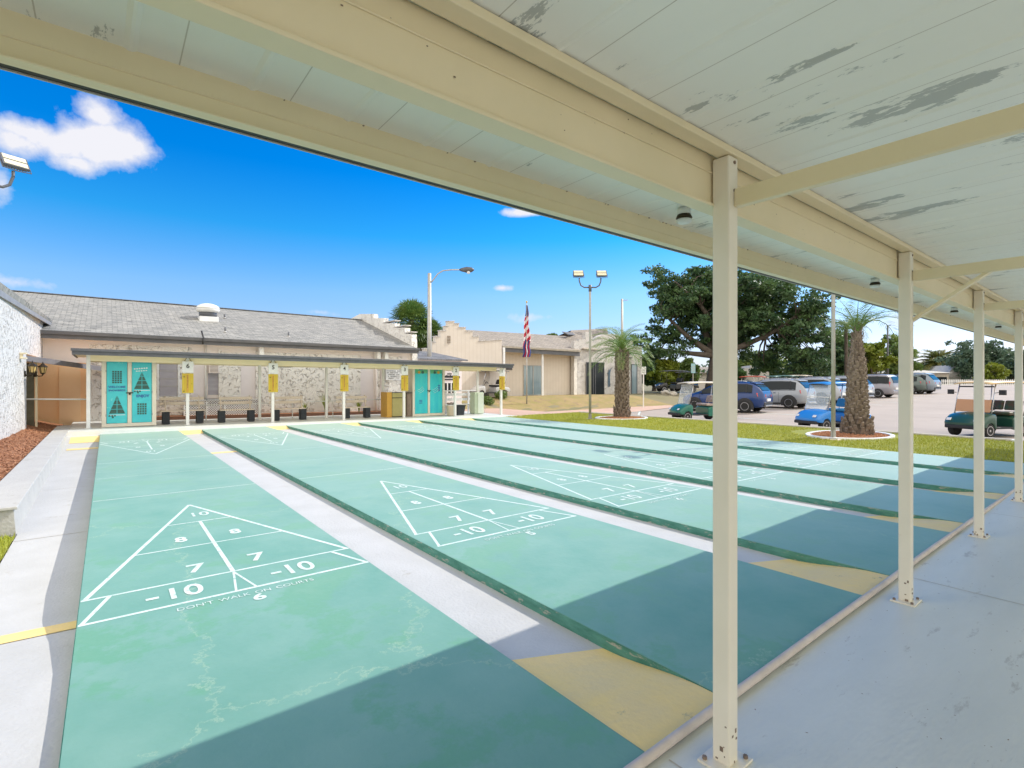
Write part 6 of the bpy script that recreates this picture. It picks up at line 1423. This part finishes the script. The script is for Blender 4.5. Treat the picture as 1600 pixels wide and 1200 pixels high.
# ring beds
for i, (u, v, d, ra_, rb_, lab) in enumerate(((972,653,21.8,1.25,.95,'pale kerb ring with red mulch around the shorter palm'),(1327,682,14.9,1.5,1.0,'pale kerb ring with red stones around the shaggy palm'))):
    p = at(u, v, d); t = T('planting_ring', lab, 'tree ring', (p.x, p.y, -.10), 0, 'ring beds around the two palms')
    b = MB(); n = 40; rng = [[], [], [], []]
    for k in range(n):
        a = 2*pi*k/n; wob = 1+.03*sin(3*a)
        for j, (q, z) in enumerate(((1,-.05),(1,.07),(.90,.07),(.90,-.05))): rng[j].append((cos(a)*ra_*q*wob, sin(a)*rb_*q*wob, z))
    b.add([x for r_ in rng for x in r_], [(j*n+k, j*n+(k+1) % n, ((j+1) % 4)*n+(k+1) % n, ((j+1) % 4)*n+k) for j in range(4) for k in range(n)]); b.build('kerb_ring', 'white', t, bevel=.01)
    b = MB(); b.add([(0,0,.08)]+[(cos(2*pi*k/n)*ra_*.9, sin(2*pi*k/n)*rb_*.9, .03) for k in range(n)], [(0, k+1, (k+1) % n+1) for k in range(n)]); b.build('mulch_fill', 'mulch', t)
    b = MB(); b.raw = False
    for k in range(900):
        a = rs.random()*6.28; q = .88*rs.random()**.5; x, y = cos(a)*ra_*q, sin(a)*rb_*q; z = .03+.05*(1-q); s2 = .012+.02*rs.random()
        b.hexa([(x-s2,y-s2*.6,z-.01),(x+s2,y-s2*.8,z-.01),(x+s2*.8,y+s2*.7,z-.01),(x-s2*.7,y+s2,z-.01),(x-s2*.6,y-s2*.4,z+s2),(x+s2*.5,y-s2*.5,z+s2*.8),(x+s2*.5,y+s2*.4,z+s2),(x-s2*.4,y+s2*.5,z+s2*.7)])
    b.build('stones', 'chip', t, kind='stuff')
# shrubs by the hall
for i, (u, v, d, lab) in enumerate(((783,628,33.5,'small dark shrub at the corner of the hall'),(762,630,31.5,'low green shrub beside the parked grey golf cart'))):
    p = at(u, v, d); rs2 = random.Random(60+i); t = T('shrub', lab, 'shrub', (p.x, p.y, H(p.x, p.y))); b = MB(); b.raw = True
    clump(b, Vector((0,0,.25)), .45, 700, .06, rs2, .7); b.build('leaves', 'leafgreen', t)
b = MB(); b.raw = True; rs3 = random.Random(77)
for i in range(420):
    a_ = R(rs3.uniform(8, 92)); rr = rs3.uniform(125, 165); x, y = rr*sin(a_), rr*cos(a_)
    clump(b, Vector((x, y, rs3.uniform(1.0, 4.6+1.6*noise.noise((a_*6, 0, 0))))), rs3.uniform(1.8, 3.0), 60, .75, rs3, .8)
b.build('distant_wood', 'leafblue', kind='stuff', label='far-off low belt of trees along the horizon beyond the lot', category='trees')
# ------------------------------------------------------------------ far houses
def house(label, u0, u1, ve, vr, d, wallm, roofm, depth=10, vb=606, gable=False, wins=3):
    p = at((u0+u1)/2, vb, d); W = (u1-u0)*d/F; ze = at(u0, ve, d).z; zr_ = at(u0, vr, d).z
    t = T('house', label, 'house', (p.x, p.y, 0), -YAW-.3, 'houses beyond the parking lot')
    b = MB(); b.box(-W/2,0,-.5,W/2,depth,ze); b.build('wall', wallm, t)
    b = MB()
    if gable: b.add([(-W/2-.3,-.4,ze),(W/2+.3,-.4,ze),(W/2+.3,depth,ze),(-W/2-.3,depth,ze),(0,-.4,zr_),(0,depth,zr_)], [(0,1,4),(1,2,5,4),(2,3,5),(3,0,4,5),(3,2,1,0)])
    else: b.add([(-W/2-.4,-.5,ze),(W/2+.4,-.5,ze),(W/2+.4,depth+.4,ze),(-W/2-.4,depth+.4,ze),(-W/2+1,depth/2,zr_),(W/2-1,depth/2,zr_)], [(0,1,5,4),(1,2,5),(2,3,4,5),(3,0,4),(3,2,1,0)])
    b.build('roof', roofm, t)
    for k in range(wins):
        x = -W/2+W*(k+.5)/wins; o = MB().box(x-W*.08,-.06,ze*.35,x+W*.08,-.02,ze*.78).build('window', 'glass', t)
        MB().box(x-W*.095,-.05,ze*.32,x+W*.095,-.01,ze*.35).build('sill', 'white', o)
house('tan house with brown roof behind the oak trunk', 1076, 1122, 583, 572, 66, 'pink', 'shingle_tan', vb=606, wins=2)
t_ = at(1177, 606, 68); t = T('house', 'white stepped-gable house front with a small oval window behind the carts', 'house', (t_.x, t_.y, 0), -YAW-.2, 'houses beyond the parking lot')
W = 46*68/F; z1 = at(1177, 580, 68).z; z2 = at(1177, 571, 68).z
b = MB(); b.prism([(-W/2,-.5),(W/2,-.5),(W/2,z1),(W*.36,z1),(W*.36,z1+.3),(W*.2,z1+.3),(W*.2,z2),(-W*.1,z2),(-W*.1,z1+.4),(-W*.3,z1+.4),(-W*.3,z1),(-W/2,z1)], (0,0,0), (1,0,0), (0,0,1), (0,9,0)); b.build('wall', 'wing', t)
b = MB(); b.lathe([(.35,-.05),(.35,-.01)], (W*.12,0,z1-.25), 16, 'y'); b.build('window', 'glass', t)
house('low pale house with a small white gabled porch right of the date palm', 1480, 1502, 590, 570, 84, 'white', 'wing', 8, 604, True, 1)
house('low grey-roofed house right of the white porch', 1500, 1545, 592, 581, 90, 'brownp', 'slate', 9, 605, wins=3)
house('long low pale building behind the minivan and the second post', 1350, 1470, 583, 578, 78, 'conc', 'conc', 10, 605, wins=5)
t = T('picket_fence', 'low white picket fence beyond the lot at the right', 'fence', at(1560, 603, 66)); t.location.z = .75; t.rotation_euler = (0,0,-YAW-.3)
b = MB()
for k in range(60): b.box(-6+k*.2,0,-.2,-5.92+k*.2,.03,.95)
b.build('pickets', 'white', t); b = MB(); b.box(-6,.03,.25,6,.06,.33); b.box(-6,.03,.7,6,.06,.78); b.build('rail', 'white', t)
t = T('lamp_post', 'dark lamp post among the trees left of the second canopy post', 'lamp post', at(1387, 600, 60)); t.location.z = .3
b = MB(); b.tube([(0,0,0),(0,0,at(1387,508,60).z-.3)],[.13,.09],8); b.build('pole', 'darkmetal', t, smooth=True)
b = MB(); b.bar((0,0,at(1387,509,60).z-.3),(1.0,0,at(1387,507,60).z-.3),.12,.1); b.build('arm', 'darkmetal', t)
# boulders at the hall corner by the planter
for i, (u, v, d, s_) in enumerate(((1040,612,42,.35),(1052,614,41,.28))):
    p = at(u, v, d); t = T('boulder', ['pale boulder on the bare ground under the oak, the larger', 'pale boulder on the bare ground under the oak, the smaller'][i], 'boulder', (p.x, p.y, H(p.x, p.y)+.1))
    bm = bmesh.new(); bmesh.ops.create_icosphere(bm, subdivisions=3, radius=s_)
    for v_ in bm.verts: v_.co *= 1+.35*noise.noise(v_.co*4+Vector((i*9,0,0))); v_.co.z *= .7
    me = bpy.data.meshes.new('rock'); bm.to_mesh(me); bm.free(); me.materials.append(M['conc']); o = bpy.data.objects.new('rock', me); COL.objects.link(o); o.parent = t
# ------------------------------------------------------------------ camera, sun, sky
cam = bpy.data.cameras.new('camera'); co = bpy.data.objects.new('camera', cam); COL.objects.link(co); sc.camera = co
co.location = (PX, PY0, EH); co.rotation_euler = (pi/2, 0, -YAW); cam.sensor_width = 36; cam.lens = F/1600*36; cam.shift_y = -(600-HY)/1600; cam.clip_start = .02; cam.clip_end = 6000
sv = Vector((1.18, -.235, 1)).normalized()   # towards the sun
sun = bpy.data.lights.new('sun', 'SUN'); so = bpy.data.objects.new('sun', sun); COL.objects.link(so); so.rotation_euler = sv.to_track_quat('Z', 'Y').to_euler()
sun.energy = SUN = 2.05; sun.angle = R(.53); sun.color = (1, .95, .86)
wd = bpy.data.worlds.new('World'); sc.world = wd; wd.use_nodes = True; nt = wd.node_tree; N = nt.nodes; L = nt.links
sky = N.new('ShaderNodeTexSky'); sky.sky_type = 'NISHITA'; sky.sun_disc = False; sky.sun_elevation = math.asin(sv.z); sky.sun_rotation = atan2(sv.x, sv.y); sky.air_density = 1.0; sky.dust_density = .5; sky.ozone_density = 1.6; sky.altitude = 0
bg = N['Background']; bg.inputs[1].default_value = .15
tc = N.new('ShaderNodeTexCoord'); sx = N.new('ShaderNodeSeparateXYZ'); L.new(tc.outputs['Generated'], sx.inputs[0])
er = N.new('ShaderNodeValToRGB'); L.new(sx.outputs[2], er.inputs[0]); e_ = er.color_ramp.elements
e_[0].position = 0; e_[0].color = (.36,.37,.53,1); e_[1].position = .52; e_[1].color = (.0,.34,.78,1)
for p_, c_ in ((.07,(.37,.41,.57,1)),(.16,(.30,.46,.64,1)),(.26,(.05,.42,.67,1)),(.36,(.0,.34,.70,1))): q_ = e_.new(p_); q_.color = c_
hs = N.new('ShaderNodeMix'); hs.data_type = 'RGBA'; hs.blend_type = 'MULTIPLY'; hs.inputs[0].default_value = 1; L.new(sky.outputs[0], hs.inputs[6]); L.new(er.outputs[0], hs.inputs[7])
def dirof(u, v): return (at(u, v, 100)-Vector((PX, PY0, EH))).normalized()
def mth(op, a, b=None, c=None, cl=False):
    n = N.new('ShaderNodeMath'); n.operation = op; n.use_clamp = cl
    for i, x in enumerate((a, b, c)):
        if x is None: continue
        if isinstance(x, (int, float)): n.inputs[i].default_value = x
        else: L.new(x, n.inputs[i])
    return n.outputs[0]
nz = N.new('ShaderNodeTexNoise'); nz.inputs['Scale'].default_value = 16; nz.inputs['Detail'].default_value = 9; nz.inputs['Roughness'].default_value = .6; L.new(tc.outputs['Generated'], nz.inputs['Vector'])
acc = None
# (u, v, radius u, radius v in radians-ish, strength)
for u, v, ru, rv, st in ((170,225,.075,.042,1.0),(155,180,.035,.03,.8),(205,232,.045,.03,.9),(95,225,.06,.03,.75),(40,205,.07,.03,.75),(20,215,.05,.035,.7),(5,290,.022,.045,.6),(120,255,.05,.02,.6),(10,440,.10,.015,.42),(820,331,.05,.011,.85),(785,450,.03,.008,.42),(840,495,.07,.014,.40),(500,488,.05,.010,.35),(1470,500,.16,.03,.45),(1560,520,.12,.04,.45),(880,520,.09,.012,.35)):
    dv = dirof(u, v); r = Vector((dv.y, -dv.x, 0)).normalized(); up = r.cross(dv)
    def dot(vec):
        n = N.new('ShaderNodeVectorMath'); n.operation = 'DOT_PRODUCT'; L.new(tc.outputs['Generated'], n.inputs[0]); n.inputs[1].default_value = vec; return n.outputs['Value']
    a = mth('DIVIDE', dot(r), ru*1.25); b_ = mth('DIVIDE', dot(up), rv*1.25); f = dot(dv)
    s_ = mth('SQRT', mth('ADD', mth('MULTIPLY', a, a), mth('MULTIPLY', b_, b_)))
    g_ = mth('MULTIPLY', mth('SUBTRACT', 1.0, s_, cl=True), st); g_ = mth('MULTIPLY', g_, mth('GREATER_THAN', f, .3))
    acc = g_ if acc is None else mth('MAXIMUM', acc, g_)
cm = mth('ADD', mth('MULTIPLY', acc, 1.15), mth('MULTIPLY', mth('SUBTRACT', nz.outputs['Fac'], .5), 1.25))
cr_ = N.new('ShaderNodeValToRGB'); cr_.color_ramp.elements[0].position = .27; cr_.color_ramp.elements[1].position = .68; L.new(cm, cr_.inputs[0])
gate = mth('MULTIPLY', cr_.outputs[0], mth('MULTIPLY', acc, 6.0, cl=True))
mx = N.new('ShaderNodeMix'); mx.data_type = 'RGBA'; L.new(gate, mx.inputs[0]); L.new(hs.outputs[2], mx.inputs[6]); mx.inputs[7].default_value = (2.9, 2.9, 3.1, 1); # added bright cloud bank, unseen behind the camera, as fill for the shade
nb_ = N.new('ShaderNodeTexNoise'); nb_.inputs['Scale'].default_value = 2.2; nb_.inputs['Detail'].default_value = 7; L.new(tc.outputs['Generated'], nb_.inputs['Vector'])
dS = N.new('ShaderNodeVectorMath'); dS.operation = 'DOT_PRODUCT'; L.new(tc.outputs['Generated'], dS.inputs[0]); dS.inputs[1].default_value = (-FW[0], -FW[1], .25)
cb_ = mth('ADD', dS.outputs['Value'], mth('MULTIPLY', mth('SUBTRACT', nb_.outputs['Fac'], .5), .5)); rb_ = N.new('ShaderNodeMapRange'); rb_.inputs['From Min'].default_value = -.05; rb_.inputs['From Max'].default_value = .25; L.new(cb_, rb_.inputs['Value'])
m3 = N.new('ShaderNodeMix'); m3.data_type = 'RGBA'; L.new(rb_.outputs[0], m3.inputs[0]); L.new(mx.outputs[2], m3.inputs[6]); m3.inputs[7].default_value = (5.7, 5.45, 4.95, 1); L.new(m3.outputs[2], bg.inputs[0])
sc.view_settings.view_transform = 'Standard'; sc.view_settings.look = 'None'; sc.view_settings.exposure = 1.04; sc.view_settings.gamma = 1; sc.view_settings.use_curve_mapping = False
sc.render.engine = 'CYCLES'; sc.render.resolution_x = 1024; sc.render.resolution_y = 768
sc.cycles.max_bounces = 8; sc.cycles.diffuse_bounces = 5; sc.cycles.transparent_max_bounces = 16
